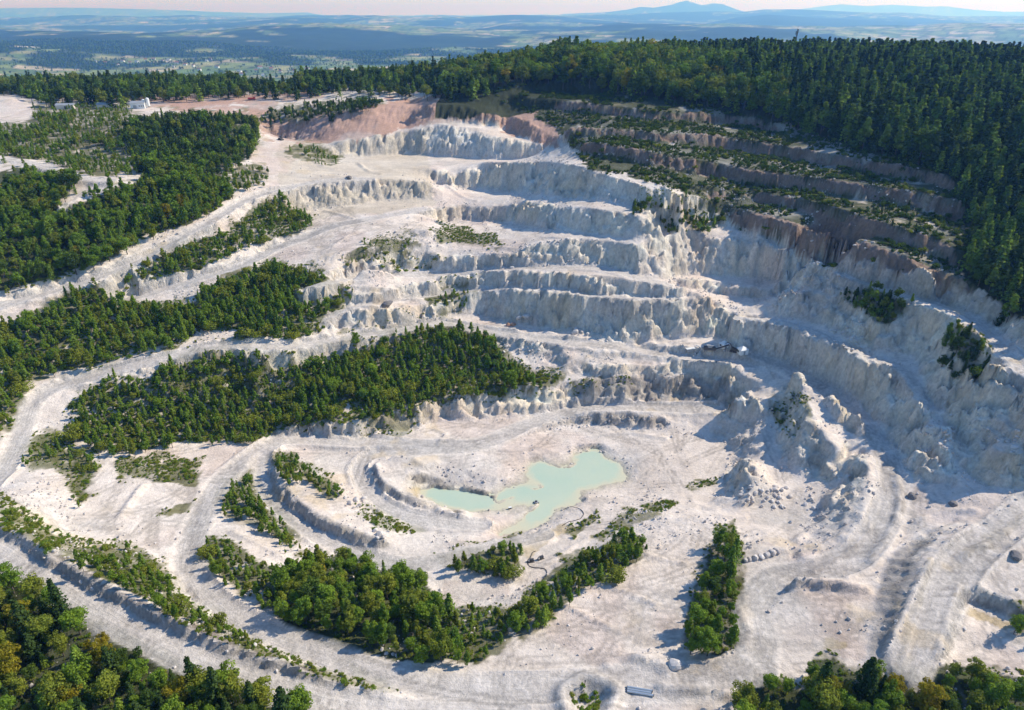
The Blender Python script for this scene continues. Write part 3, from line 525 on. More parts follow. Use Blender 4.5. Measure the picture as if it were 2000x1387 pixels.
mix(scrub*(1-.75*smooth(.8, 1.2, slope))*smooth(-.65, .1, fbm(tx, ty, 5, 4, 117))*.9, C(.15,.15,.075)+n2*.05+n3*.04); woods = np.maximum(woods, scrub)
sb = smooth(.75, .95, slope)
mix(step*sb*.9, C(.25,.17,.13)+n2*C(.08,.06,.05)+n4*.045); mix(step*(1-sb)*smooth(-.9, -.35, fbm(tx, ty, 7, 3, 119)), C(.10,.105,.06)+n3*.04)  # reddish step faces and bench soil toned darker to stand in for deep shade
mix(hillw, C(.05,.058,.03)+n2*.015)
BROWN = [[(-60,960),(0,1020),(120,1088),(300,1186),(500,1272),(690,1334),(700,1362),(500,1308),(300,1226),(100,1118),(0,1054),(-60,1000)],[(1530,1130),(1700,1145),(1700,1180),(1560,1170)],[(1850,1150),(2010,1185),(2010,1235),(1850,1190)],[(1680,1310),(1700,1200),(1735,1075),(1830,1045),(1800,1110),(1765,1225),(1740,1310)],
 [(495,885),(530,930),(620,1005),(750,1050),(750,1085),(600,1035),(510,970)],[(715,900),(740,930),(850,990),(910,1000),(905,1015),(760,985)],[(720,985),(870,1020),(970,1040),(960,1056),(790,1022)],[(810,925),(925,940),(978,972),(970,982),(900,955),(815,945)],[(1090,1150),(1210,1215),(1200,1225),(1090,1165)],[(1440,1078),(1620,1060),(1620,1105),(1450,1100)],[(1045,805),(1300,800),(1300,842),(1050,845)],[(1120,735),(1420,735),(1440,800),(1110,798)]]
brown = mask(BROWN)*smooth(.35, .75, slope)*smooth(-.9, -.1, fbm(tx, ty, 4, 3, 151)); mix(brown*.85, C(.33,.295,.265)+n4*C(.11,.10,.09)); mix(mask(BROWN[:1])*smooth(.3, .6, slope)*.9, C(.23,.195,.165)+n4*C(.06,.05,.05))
mix(onroad*.75*(1-np.maximum(hillw, 0)), C(.575,.53,.485)+n3*.05)
# tyre and crawler tracks over the open floors
RX0, RY0, RS = -190., 90., .5; trk_ = np.zeros((680, 800)); rngK = np.random.default_rng(3)
for k in range(620):
    for _ in range(20):
        x_, y_ = rngK.uniform(-170, 190), rngK.uniform(100, 400)
        if samp(SLOPE_S, np.array([x_]), np.array([y_]))[0] < .18: break
    g0, g1 = samp(gx_, np.array([x_]), np.array([y_]))[0], samp(gy_, np.array([x_]), np.array([y_]))[0]
    hd = math.atan2(g0, -g1)+rngK.normal()*.5; cv_ = rngK.normal()*.02; n_ = int(rngK.uniform(30, 110)); amp = rngK.uniform(.3, 1)
    h_ = hd+cv_*np.arange(n_*2)*.5+.15*np.cumsum(rngK.normal(size=n_*2))*.05
    X_ = x_+np.cumsum(np.cos(h_))*.4; Y_ = y_+np.cumsum(np.sin(h_))*.4
    for off in (-1.05, 1.05):
        i = ((X_-np.sin(h_)*off-RX0)/RS).astype(int); j = ((Y_+np.cos(h_)*off-RY0)/RS).astype(int); ok = (i > 0) & (i < 799) & (j > 0) & (j < 679); trk_[j[ok], i[ok]] += amp
p_ = np.pad(trk_, 1); trk_ = .4*trk_+.15*(p_[:-2, 1:-1]+p_[2:, 1:-1]+p_[1:-1, :-2]+p_[1:-1, 2:])
fi = np.clip((tx-RX0)/RS, 0, 798).astype(int); fj = np.clip((ty-RY0)/RS, 0, 678).astype(int); tk = trk_[fj, fi]*((tx > RX0) & (tx < RX0+399) & (ty > RY0) & (ty < RY0+339))
col = col*(1-np.clip(.5*tk, 0, .36)*smooth(.4, .15, slope))[:, None]; tz = tz-.10*np.clip(tk, 0, 1.2)*smooth(.4, .15, slope)
grey = smooth(.05, .5, fbm(tx, ty, 30, 4, 131))*(1-steep[:, 0]); mix(.4*grey*(1-np.maximum(hillw, woods)), C(.56,.53,.495)+n3*.05)
damp = smooth(.18, .3, fbm(tx, ty, 13, 4, 161))*smooth(.0, .3, fbm(tx, ty, 50, 2, 165))*(1-steep[:, 0]); mix(.45*damp*(1-np.maximum(hillw, woods)), C(.47,.425,.375)+n3*.05)
och = smooth(.3, .5, fbm(tx, ty, 10, 4, 171))*smooth(.05, .35, fbm(tx, ty, 60, 2, 175)); mix(.45*och*(1-np.maximum(hillw, woods)), C(.60,.47,.30)+n3*.05)
rim = np.exp(-((rd-rw*1.12)/.8)**2)*(1-np.maximum(hillw, woods)); mix(.6*rim, C(.77,.69,.61))
wet = np.exp(-np.maximum(0, tz-POND_Z-.0)/.45)*((tx > -60) & (tx < 80) & (ty > 170) & (ty < 260)); mix(wet*.75, C(.42,.40,.29))
col = np.clip(col, .01, .82)
cls = np.zeros(len(tx), int)
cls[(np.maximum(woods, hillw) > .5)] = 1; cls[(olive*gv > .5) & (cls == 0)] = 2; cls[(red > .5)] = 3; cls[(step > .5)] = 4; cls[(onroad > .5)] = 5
nx, ny = len(ax), len(ay)
I = np.arange(nx*ny).reshape(ny, nx)
quads = np.stack([I[:-1, :-1].ravel(), I[:-1, 1:].ravel(), I[1:, 1:].ravel(), I[1:, :-1].ravel()], 1)
qc = cls[quads[:, 0]]

def mesh_np(name, verts, quads_, mat, smooth_=True):
    me = bpy.data.meshes.new(name); n = quads_.shape[1]
    me.vertices.add(len(verts)); me.vertices.foreach_set('co', np.ascontiguousarray(verts, dtype=np.float32).ravel())
    me.loops.add(quads_.size); me.loops.foreach_set('vertex_index', quads_.astype(np.int32).ravel())
    me.polygons.add(len(quads_)); me.polygons.foreach_set('loop_start', np.arange(0, quads_.size, n, dtype=np.int32))
    me.polygons.foreach_set('loop_total', np.full(len(quads_), n, np.int32))
    if smooth_: me.polygons.foreach_set('use_smooth', np.ones(len(quads_), bool))
    me.update(calc_edges=True); me.materials.append(mat); return me
def colattr(me, c, name='tint'):
    a = me.attributes.new(name, 'FLOAT_COLOR', 'POINT')
    a.data.foreach_set('color', np.column_stack([c, np.ones(len(c))]).astype(np.float32).ravel())
def vecattr(me, v, name):
    a = me.attributes.new(name, 'FLOAT_VECTOR', 'POINT'); a.data.foreach_set('vector', np.asarray(v, np.float32).ravel())
def link(name, me, parent=None, loc=None, rot=None, scale=None):
    o = bpy.data.objects.new(name, me); COL.objects.link(o)
    if parent is not None: o.parent = parent
    if loc is not None: o.location = loc
    if rot is not None: o.rotation_euler = rot
    if scale is not None: o.scale = (scale,)*3 if np.isscalar(scale) else scale
    return o
def tag(o, label=None, cat=None, group=None, kind=None):
    if label: o['label'] = label
    if cat: o['category'] = cat
    if group: o['group'] = group
    if kind: o['kind'] = kind
    return o
# ---- node helpers
class NT:
    def __init__(s, name):
        s.m = bpy.data.materials.new(name); s.m.use_nodes = True; s.t = s.m.node_tree; s.t.nodes.clear()
        s.out = s.n('ShaderNodeOutputMaterial')
    def n(s, typ, **kw):
        nd = s.t.nodes.new(typ)
        for k, v in kw.items():
            if k in nd.inputs: 
                if hasattr(v, 'is_output') or isinstance(v, bpy.types.NodeSocket): s.t.links.new(v, nd.inputs[k])
                else: nd.inputs[k].default_value = v
            else: setattr(nd, k, v)
        return nd
    def l(s, a, b): s.t.links.new(a, b)
    def math(s, op, a, b=None, c=None, clamp=False):
        nd = s.t.nodes.new('ShaderNodeMath'); nd.operation = op; nd.use_clamp = clamp
        for i, v in enumerate((a, b, c)):
            if v is None: continue
            if isinstance(v, bpy.types.NodeSocket): s.l(v, nd.inputs[i])
            else: nd.inputs[i].default_value = v
        return nd.outputs[0]
    def mixc(s, f, a, b, mode='MIX'):
        nd = s.t.nodes.new('ShaderNodeMix'); nd.data_type = 'RGBA'; nd.blend_type = mode
        for i, v in ((0, f), (6, a), (7, b)):
            if isinstance(v, bpy.types.NodeSocket): s.l(v, nd.inputs[i])
            else: nd.inputs[i].default_value = v if i == 0 or len(v) == 4 else (*v, 1)
        return nd.outputs[2]
    def noise(s, vec, scale, detail=4, rough=.6):
        nd = s.t.nodes.new('ShaderNodeTexNoise'); s.l(vec, nd.inputs['Vector']); nd.inputs['Scale'].default_value = scale
        nd.inputs['Detail'].default_value = detail; nd.inputs['Roughness'].default_value = rough; return nd.outputs['Fac']
    def mapr(s, v, a, b, c=0., d=1.):
        nd = s.t.nodes.new('ShaderNodeMapRange'); s.l(v, nd.inputs[0])
        for i, q in enumerate((a, b, c, d)): nd.inputs[i+1].default_value = q
        return nd.outputs[0]
    def vscale(s, v, k):
        nd = s.t.nodes.new('ShaderNodeVectorMath'); nd.operation = 'MULTIPLY'; s.l(v, nd.inputs[0]); nd.inputs[1].default_value = k; return nd.outputs[0]

def ground_material():
    T = NT('quarry_ground'); at = T.n('ShaderNodeAttribute', attribute_name='tint'); rf = T.n('ShaderNodeAttribute', attribute_name='road')
    geo = T.n('ShaderNodeNewGeometry'); P = geo.outputs['Position']
    sep = T.n('ShaderNodeSeparateXYZ'); T.l(rf.outputs['Vector'], sep.inputs[0])
    nz = T.n('ShaderNodeSeparateXYZ'); T.l(geo.outputs['Normal'], nz.inputs[0])
    flat = T.mapr(nz.outputs['Z'], .72, .93)
    # wheel tracks run along the road: noise stretched along the chainage
    trk = T.noise(T.vscale(rf.outputs['Vector'], (1, .05, 1)), 1.3, 4, .7)
    onr = sep.outputs['Z']
    a = T.noise(P, .9, 5, .65); b = T.noise(P, .16, 4, .6)
    # tracks of machines over the open floor: long bent streaks
    wv = T.n('ShaderNodeTexWave'); wv.wave_type = 'RINGS'; wv.inputs['Scale'].default_value = .055; wv.inputs['Distortion'].default_value = 9; wv.inputs['Detail'].default_value = 3; wv.inputs['Detail Scale'].default_value = .35
    T.l(T.vscale(P, (1, .8, .2)), wv.inputs['Vector'])
    st = T.noise(T.vscale(P, (1., 1., .42)), .8, 6, .75)
    f = T.math('MULTIPLY_ADD', a, .7, .66)
    f = T.math('MULTIPLY', f, T.math('MULTIPLY_ADD', b, .5, .75))
    c = T.mixc(1.0, at.outputs['Color'], f, 'MULTIPLY')
    gr = T.mapr(T.math('ADD', T.math('MULTIPLY', trk, .6), T.math('MULTIPLY', a, .4)), .36, .62, .84, 1.06)
    c2 = T.mixc(onr, c, T.mixc(1.0, c, gr, 'MULTIPLY'))
    wvv = T.mapr(wv.outputs['Fac'], .25, .75, .95, 1.02); inv = T.math('MULTIPLY', flat, T.math('SUBTRACT', 1., onr))
    c3 = T.mixc(T.math('MULTIPLY', inv, T.mapr(b, .4, .6)), c2, T.mixc(1.0, c2, wvv, 'MULTIPLY'))
    sv = T.mapr(st, .3, .7, .66, 1.16)
    c4 = T.mixc(T.math('SUBTRACT', 1., flat), c3, T.mixc(1.0, c3, sv, 'MULTIPLY'))
    bs = T.n('ShaderNodeBsdfPrincipled'); T.l(c4, bs.inputs['Base Color']); bs.inputs['Roughness'].default_value = .95
    bs.inputs['Specular IOR Level'].default_value = .15
    bh = T.math('ADD', T.math('MULTIPLY', a, .35), T.math('MULTIPLY', T.noise(P, 3.0, 3, .7), .18))
    bh = T.math('ADD', bh, T.math('MULTIPLY', T.math('MULTIPLY', st, T.math('SUBTRACT', 1., flat)), 1.1))
    bh = T.math('ADD', bh, T.math('MULTIPLY', T.math('MULTIPLY', trk, onr), .2))
    bp = T.n('ShaderNodeBump'); bp.inputs['Strength'].default_value = .9; bp.inputs['Distance'].default_value = 1.0; T.l(bh, bp.inputs['Height']); T.l(bp.outputs[0], bs.inputs['Normal'])
    T.l(bs.outputs[0], T.out.inputs[0]); return T.m
MAT_G = ground_material()
TV = np.column_stack([tx, ty, tz]); RV = np.column_stack([ro, rc, onroad])
for k, (nm, lab, cat) in enumerate([('quarry_ground', 'white kaolin quarry floor, benches and rock faces', 'ground'), ('forest_floor', 'dark shaded soil under the woods and thickets', 'ground'),
        ('grass_ground', 'patchy olive grass on quarry banks and shelves', 'grass'), ('red_earth', 'bare reddish earth face at the far end of the pit', 'ground'),
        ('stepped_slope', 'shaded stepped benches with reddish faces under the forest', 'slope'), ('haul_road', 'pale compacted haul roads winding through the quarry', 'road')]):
    f = quads[qc == k]
    if not len(f): continue
    u, inv_ = np.unique(f, return_inverse=True)
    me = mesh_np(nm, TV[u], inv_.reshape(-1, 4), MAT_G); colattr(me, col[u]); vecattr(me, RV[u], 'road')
    tag(link(nm, me), lab, cat, kind='structure')
# ---------------------------------------------------------------- countryside out to the horizon
def sky_y(tab, px_):
    xs = [a for a, b in tab]; return np.interp(px_, xs, [b for a, b in tab])
RIDGES = [  # distance m, depth m, skyline in the photograph
 (17500, 2600, [(-900,52),(300,50),(420,46),(470,42),(540,36),(600,33),(660,38),(730,30),(790,35),(850,32),(920,34),(1000,29),(1080,31),(1200,40),(1380,46),(1440,34),(1500,28),(1600,36),(1800,44),(2900,46)]),
 (23000, 2600, [(-900,60),(900,50),(1000,36),(1100,31),(1200,27),(1280,25),(1400,22),(1450,23),(1490,18),(1550,18),(1600,20),(1700,25),(1760,24),(1850,32),(2000,33),(2900,36)]),
 (34000, 2600, [(-900,60),(1000,50),(1100,27),(1180,24),(1225,19),(1250,13),(1275,15),(1310,9),(1328,3),(1340,1),(1352,5),(1368,10),(1392,6),(1410,8),(1440,19),(1500,34),(2900,60)]),
 (52000, 3200, [(-900,18),(0,16),(150,15),(300,18),(420,23),(520,26),(600,24),(640,32),(760,50),(1480,40),(1560,18),(1640,8),(1690,12),(1740,9),(1800,13),(1840,12),(1900,19),(1960,23),(2050,22),(2900,30)]),
]
na, nr = 620, 330
az = np.linspace(math.radians(-48), math.radians(48), na)
rr_ = np.exp(np.linspace(math.log(760), math.log(60000), nr))
AZ, RR = np.meshgrid(az, rr_); cx, cy = (RR*np.sin(AZ)).ravel(), (RR*np.cos(AZ)).ravel(); rr = RR.ravel(); aa = AZ.ravel()
def far_h(x, y):
    r = np.hypot(x, y); a = np.arctan2(x, y)
    p = 1000+FPX*np.tan(a)/cP                                   # skyline column of that bearing
    base = -120+110*fbm(x, y, 2600, 4, 201)*smooth(2500, 6500, r)+190*fbm(x, y, 5200, 4, 207)*smooth(4500, 9500, r)+62*smooth(5000, 13000, r)
    base = base+(fbm(x, y, 900, 3, 203)*20)*smooth(1500, 4000, r)
    k = smooth(2300, 850, r)*smooth(-2.2, 0, -np.abs(a))         # the plateau falls away behind the quarry
    edge = np.interp(x, [-900,-300,-50,250,900], [56,56,64,80,82])
    base = base*(1-k)+k*(edge-8)
    for (rd_, wd, tab) in RIDGES:
        z = 150-(sky_y(tab, p)-25.5)/1669*rd_*np.cos(a)*.985
        z = z+12*fbm(x, y, 1500, 3, 231)
        w = np.exp(-((r-rd_)/wd)**2)
        base = np.maximum(base, base+(z-base)*w)
    return base
cz = far_h(cx, cy)
# field pattern: jittered cells
def cells(x, y, s, seed):
    gx = np.floor(x/s); gy = np.floor(y/s); best = np.full(x.shape, 1e18); bi = np.zeros(x.shape); second = best.copy()
    for i in (-1, 0, 1):
        for j in (-1, 0, 1):
            qx = gx+i; qy = gy+j; jx_ = (qx+.15+.7*_h(qx, qy, seed))*s; jy_ = (qy+.15+.7*_h(qx, qy, seed+1))*s
            d = np.abs(x-jx_)*.75+np.abs(y-jy_)*.75+np.hypot(x-jx_, y-jy_)*.4; m = d < best
            second = np.where(m, best, np.minimum(second, d)); best = np.where(m, d, best); bi = np.where(m, _h(qx, qy, seed+2), bi)
    return bi, second-best
ca, sa = math.cos(.5), math.sin(.5)
def land(x, y):
    xr, yr = x*ca-y*sa, x*sa+y*ca
    b1_, e1 = cells(xr, yr*1.3, 210, 301); b2_, e2 = cells(xr, yr, 620, 311)
    wood = fbm(x, y, 1700, 4, 321)+.5*fbm(x, y, 420, 3, 327)
    r = np.hypot(x, y)
    w = smooth(.0, .12, wood+.12*(b2_-.5)+.10*smooth(9000, 16000, r))
    return b1_, e1, w
b1_, e1, wd_ = land(cx, cy)
cc = np.where((b1_ < .38)[:, None], C(.14,.20,.06), np.where((b1_ < .62)[:, None], C(.21,.25,.08), np.where((b1_ < .86)[:, None], C(.30,.29,.13), C(.48,.40,.26))))
cc = cc*(1+.25*fbm(cx, cy, 300, 3, 331)[:, None])
hedge = 1-smooth(6, 22+rr*.004, e1); cc = cc*(1-.8*hedge[:, None])+.8*hedge[:, None]*C(.035,.055,.025)
near = smooth(2300, 1700, rr); wmask = np.maximum(wd_, near); cc = cc*(1-wmask[:, None])+wmask[:, None]*C(.03,.048,.022)
T = NT('countryside'); at = T.n('ShaderNodeAttribute', attribute_name='tint'); g = T.n('ShaderNodeNewGeometry')
n_ = T.noise(T.vscale(g.outputs['Position'], (1, 1, 1)), .006, 4, .7)
bs = T.n('ShaderNodeBsdfPrincipled', Roughness=.95); bs.inputs['Specular IOR Level'].default_value = .1
T.l(T.mixc(1.0, at.outputs['Color'], T.mapr(n_, .3, .7, .7, 1.3), 'MULTIPLY'), bs.inputs['Base Color']); T.l(bs.outputs[0], T.out.inputs[0])
I = np.arange(na*nr).reshape(nr, na)
fq = np.stack([I[:-1, :-1].ravel(), I[:-1, 1:].ravel(), I[1:, 1:].ravel(), I[1:, :-1].ravel()], 1)
CV = np.column_stack([cx, cy, cz]); frr = rr[fq[:, 0]]
for nm, sel, lab in (('countryside', frr < 14500, 'hazy patchwork of fields, hedges and woods beyond the quarry'), ('distant_hills', frr >= 14500, 'blue volcanic hills and mountain ranges on the horizon')):
    f = fq[sel]; u, iv = np.unique(f, return_inverse=True)
    me = mesh_np(nm, CV[u], iv.reshape(-1, 4), T.m); colattr(me, cc[u]); tag(link(nm, me), lab, 'hills' if nm[0] == 'd' else 'countryside', kind='structure')
# ground sheet under and round the quarry so that the land goes on outside the frame
gx2 = np.array([-9000,-4000,-1500,-640,-300,0,300,640,1500,4000,9000.]); gy2 = np.array([-9000,-3000,-900,-200,45.])
A, B = np.meshgrid(gx2, gy2); zz_ = -3-0.004*np.hypot(A, B).ravel()
I = np.arange(A.size).reshape(A.shape); q_ = np.stack([I[:-1, :-1].ravel(), I[:-1, 1:].ravel(), I[1:, 1:].ravel(), I[1:, :-1].ravel()], 1)
me = mesh_np('ground', np.column_stack([A.ravel(), B.ravel(), zz_]), q_, T.m); colattr(me, np.tile(C(.05,.06,.03), (A.size, 1))); tag(link('ground', me), 'wooded ground behind the viewpoint', 'ground', kind='structure')
# ---------------------------------------------------------------- haze
T = NT('haze'); pv = T.n('ShaderNodeVolumePrincipled'); pv.inputs['Color'].default_value = (.17, .43, 1.0, 1); pv.inputs['Absorption Color'].default_value = (1, 1, 1, 1)
pv.inputs['Density'].default_value = HAZE_D; pv.inputs['Anisotropy'].default_value = .35
T.l(pv.outputs[0], T.out.inputs['Volume'])
bm = bmesh.new(); bmesh.ops.create_cube(bm, size=1.0)
hz0, hz1 = min(cz.min(), -60)-1.5, max(cz.max(), CAM_H)+12; print('haze', hz0, hz1)
for v in bm.verts: v.co = Vector((v.co.x*130000, 26000+v.co.y*74000, hz0 if v.co.z < 0 else hz1))
me = bpy.data.meshes.new('haze'); bm.to_mesh(me); bm.free(); me.materials.append(T.m)
tag(link('haze', me), 'thin blue haze in the air over the whole landscape', 'haze', kind='stuff')
# ---------------------------------------------------------------- pond
T = NT('pond_water'); g = T.n('ShaderNodeNewGeometry')
n_ = T.noise(g.outputs['Position'], .05, 3, .5)
bs = T.n('ShaderNodeBsdfPrincipled', Roughness=.12); bs.inputs['IOR'].default_value = 1.33; bs.inputs['Specular IOR Level'].default_value = .4
da = T.n('ShaderNodeAttribute', attribute_name='depth'); dx_ = T.n('ShaderNodeSeparateXYZ'); T.l(da.outputs['Vector'], dx_.inputs[0])
T.l(T.mixc(T.mapr(dx_.outputs[0], .0, .7), (.62,.58,.42), T.mixc(T.mapr(n_, .35, .65), (.45,.56,.445), (.51,.58,.45))), bs.inputs['Base Color'])
bp = T.n('ShaderNodeBump'); bp.inputs['Strength'].default_value = .1; T.l(T.noise(g.outputs['Position'], 1.4, 2, .5), bp.inputs['Height']); T.l(bp.outputs[0], bs.inputs['Normal']); T.l(bs.outputs[0], T.out.inputs[0])
pw = un(*np.array(POND, float).T, POND_Z)
cen = pw[:, :2].mean(0)
wx_ = np.arange(pw[:, 0].min()-4, pw[:, 0].max()+4, .7); wy_ = np.arange(pw[:, 1].min()-4, pw[:, 1].max()+4, .7); WX, WY = np.meshgrid(wx_, wy_); wz_ = ground(WX.ravel(), WY.ravel())
dep = POND_Z-wz_; I = np.arange(WX.size).reshape(WX.shape); q_ = np.stack([I[:-1, :-1].ravel(), I[:-1, 1:].ravel(), I[1:, 1:].ravel(), I[1:, :-1].ravel()], 1)
q_ = q_[(dep[q_] > -.9).any(1)]; u_, iv_ = np.unique(q_, return_inverse=True)
me = mesh_np('pond_water', np.column_stack([WX.ravel(), WY.ravel(), np.full(WX.size, POND_Z)])[u_], iv_.reshape(-1, 4), T.m); vecattr(me, np.repeat(dep[u_][:, None], 3, 1), 'depth')
tag(link('pond_water', me), 'pale milky green pond on the quarry floor', 'pond', kind='structure')
# ---------------------------------------------------------------- trees
def leaf_material(name, c0, c1, tr=.42):
    T = NT(name); oi = T.n('ShaderNodeObjectInfo'); at = T.n('ShaderNodeAttribute', attribute_name='leaf')
    sp = T.n('ShaderNodeSeparateXYZ'); T.l(at.outputs['Vector'], sp.inputs[0])
    c = T.mixc(oi.outputs['Random'], c0, c1)
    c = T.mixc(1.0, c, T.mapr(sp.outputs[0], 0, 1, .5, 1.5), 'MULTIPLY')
    c = T.mixc(T.math('MULTIPLY', sp.outputs[1], .22), c, (c1[0]*1.5, c1[1]*1.25, c1[2]*.8))
    d = T.n('ShaderNodeBsdfDiffuse'); t_ = T.n('ShaderNodeBsdfTranslucent'); T.l(c, d.inputs[0]); T.l(c, t_.inputs[0])
    m = T.n('ShaderNodeMixShader'); m.inputs[0].default_value = tr; T.l(d.outputs[0], m.inputs[1]); T.l(t_.outputs[0], m.inputs[2]); T.l(m.outputs[0], T.out.inputs[0]); return T.m
M_GREEN = leaf_material('leaves_green', (0.143,0.243,0.032), (0.216,0.316,0.038))
M_OLIVE = leaf_material('leaves_olive', (0.187,0.241,0.037), (0.267,0.301,0.043))
M_YELLOW = leaf_material('leaves_yellow', (0.263,0.246,0.026), (0.349,0.286,0.026))
M_DARK = leaf_material('leaves_dark', (0.066,0.119,0.027), (0.108,0.165,0.030))
M_NEEDLE = leaf_material('needles_dark', (0.034,0.063,0.020), (0.055,0.087,0.023), .15)
M_PINE = leaf_material('needles_pine', (0.116,0.197,0.034), (0.193,0.268,0.037), .25)
T = NT('bark'); bs = T.n('ShaderNodeBsdfPrincipled', Roughness=.9); g = T.n('ShaderNodeNewGeometry')
T.l(T.mixc(T.noise(T.vscale(g.outputs['Position'], (6, 6, 1)), 1.0, 3, .6), (.05,.04,.03), (.16,.13,.11)), bs.inputs['Base Color']); T.l(bs.outputs[0], T.out.inputs[0]); M_BARK = T.m

def quads_mesh(name, c, nrm, size, leaf, mat, rng, asp=1.0):
    n = len(c); nrm = nrm/np.maximum(np.linalg.norm(nrm, axis=1), 1e-6)[:, None]
    r = rng.normal(size=(n, 3)); u = np.cross(nrm, r); u /= np.maximum(np.linalg.norm(u, axis=1), 1e-6)[:, None]; v = np.cross(nrm, u)
    s = size[:, None]; j = lambda: 1+.5*(rng.random((n, 1))-.5)
    V = np.stack([c-u*s*j()-v*s*asp*.3*j(), c+u*s*.2*j()-v*s*asp*j(), c+u*s*j()+v*s*asp*.3*j(), c-u*s*.2*j()+v*s*asp*j()], 1).reshape(-1, 3)
    me = mesh_np(name, V, np.arange(n*4).reshape(-1, 4), mat, False); vecattr(me, np.repeat(leaf, 4, 0), 'leaf'); return me
def sph(n, rng):
    v = rng.normal(size=(n, 3)); return v/np.linalg.norm(v, axis=1)[:, None]
def crown_lobes(seed, H, zc, rx, rz, nl, lr, n, ls, point=0.0):
    rng = np.random.default_rng(seed); c = []; nn = []; lf = []
    for k in range(nl):
        d = sph(1, rng)[0]; q = rng.random()**.45
        pos = np.array([d[0]*rx, d[1]*rx, d[2]*rz])*q
        sh = 1-point*max(0, (pos[2]/rz+.3)); pos[:2] *= max(.15, sh)
        R = lr*(.7+.6*rng.random())*(1-.45*point*max(0, pos[2]/rz))
        m = int(n/nl); s = sph(m, rng); rad = R*(.72+.36*rng.random((m, 1)))
        p = pos+s*rad*np.array([1, 1, .85]); c.append(p); nn.append(s+.45*rng.normal(size=(m, 3))+np.array([0, 0, .25]))
        lf.append(np.column_stack([np.clip(rng.random()*.5+.5*rng.random(m), 0, 1), np.full(m, rng.random()**2), np.zeros(m)]))
    c = np.vstack(c); nn = np.vstack(nn); lf = np.vstack(lf)
    c[:, 2] += zc; c *= H; keep = c[:, 2] > .06*H
    return c[keep], nn[keep], ls*H*(.6+.8*rng.random(keep.sum())), lf[keep], rng
def crown_conifer(seed, H, rad, nw, nb, per, ls, rag=.35, base=.08):
    rng = np.random.default_rng(seed); c = []; nn = []; lf = []
    for w in range(nw):
        t_ = (w+rng.random()*.6)/nw; z = base+(1-base)*t_; R = rad*((1-t_)**.8+.05)
        for b in range(nb):
            a = 2*math.pi*(b+rng.random())/nb; L_ = R*(1-rag+2*rag*rng.random()); m = per
            q = (np.arange(m)+.6)/m*L_; dr = -.22*q*(1-.6*t_)+.02*rng.normal(size=m)
            c.append(np.column_stack([np.cos(a)*q, np.sin(a)*q, z+dr])+.012*rng.normal(size=(m, 3)))
            nn.append(np.array([np.cos(a)*.5, np.sin(a)*.5, .8])+.45*rng.normal(size=(m, 3)))
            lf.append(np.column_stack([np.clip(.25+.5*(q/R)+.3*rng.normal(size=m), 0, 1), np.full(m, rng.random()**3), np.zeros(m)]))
    c = np.vstack(c)*H; return c, np.vstack(nn), ls*H*(.6+.8*rng.random(len(c))), np.vstack(lf), rng
def tube(bm, pts, r0, r1, n=6):
    rings = []
    for i, p in enumerate(pts):
        t_ = i/(len(pts)-1); r = r0+(r1-r0)*t_; p = Vector(p)
        d = (Vector(pts[min(i+1, len(pts)-1)])-Vector(pts[max(i-1, 0)])).normalized(); u = d.orthogonal().normalized(); v = d.cross(u)
        rings.append([bm.verts.new(p+r*(math.cos(2*math.pi*k/n)*u+math.sin(2*math.pi*k/n)*v)) for k in range(n)])
    for a, b in zip(rings[:-1], rings[1:]):
        for k in range(n): bm.faces.new((a[k], a[(k+1) % n], b[(k+1) % n], b[k]))
    bm.faces.new(rings[-1]); bm.faces.new(rings[0][::-1])
def trunk_mesh(seed, H, top, r, limbs=4):
    rnd = random.Random(seed); bm = bmesh.new(); bend = [(0, 0, -.04*H)]+[(rnd.uniform(-.012, .012)*H, rnd.uniform(-.012, .012)*H, top*H*k/4) for k in range(1, 5)]
    tube(bm, bend, r*H, r*H*.3)
    for k in range(limbs):
        a = rnd.uniform(0, 6.28); z = top*H*rnd.uniform(.4, .85); l = H*rnd.uniform(.12, .2)
        tube(bm, [(0, 0, z), (math.cos(a)*l*.5, math.sin(a)*l*.5, z+l*.35), (math.cos(a)*l, math.sin(a)*l, z+l*.9)], r*H*.4, r*H*.1, 4)
    me = bpy.data.meshes.new('trunk'); bm.to_mesh(me); bm.free(); me.materials.append(M_BARK); return me
# prototypes, 10 m tall: (crown detailed, trunk, crown plain)
PROTO = {}
def proto(key, kind, crown, mat, trunk):
    a = quads_mesh('crown', *crown(1)[:4], mat, crown(1)[4]); b = quads_mesh('crown', *crown(0)[:4], mat, crown(0)[4])
    PROTO[key] = dict(kind=kind, crown=a, low=b, trunk=trunk)
def BL(seed, rx, rz, nl, lr, pt=0.): return lambda d: crown_lobes(seed, 10, .56, rx, rz, nl+16 if d else nl+8, lr*.70, 3400 if d else 900, .0155 if d else .029, pt)
for i, (sd, rx, rz, nl, lr) in enumerate([(1,.23,.30,15,.14),(2,.27,.28,17,.13),(3,.20,.31,13,.15)]):
    for m, mt in (('green', M_GREEN), ('olive', M_OLIVE), ('yellow', M_YELLOW), ('dark', M_DARK)):
        if m == 'yellow' and i > 1: continue
        proto(f'broad_{m}_{i}', 'broadleaf_tree', BL(sd, rx, rz, nl, lr), mt, trunk_mesh(sd, 10, .62, .02))
for i, (sd, rx, rz, nl, lr) in enumerate([(11,.125,.38,15,.09),(12,.155,.36,16,.095)]):
    for m, mt in (('green', M_GREEN), ('olive', M_OLIVE), ('pine', M_PINE)):
        proto(f'young_{m}_{i}', 'young_tree', BL(sd, rx, rz, nl, lr, .75), mt, trunk_mesh(sd, 10, .75, .013, 3))
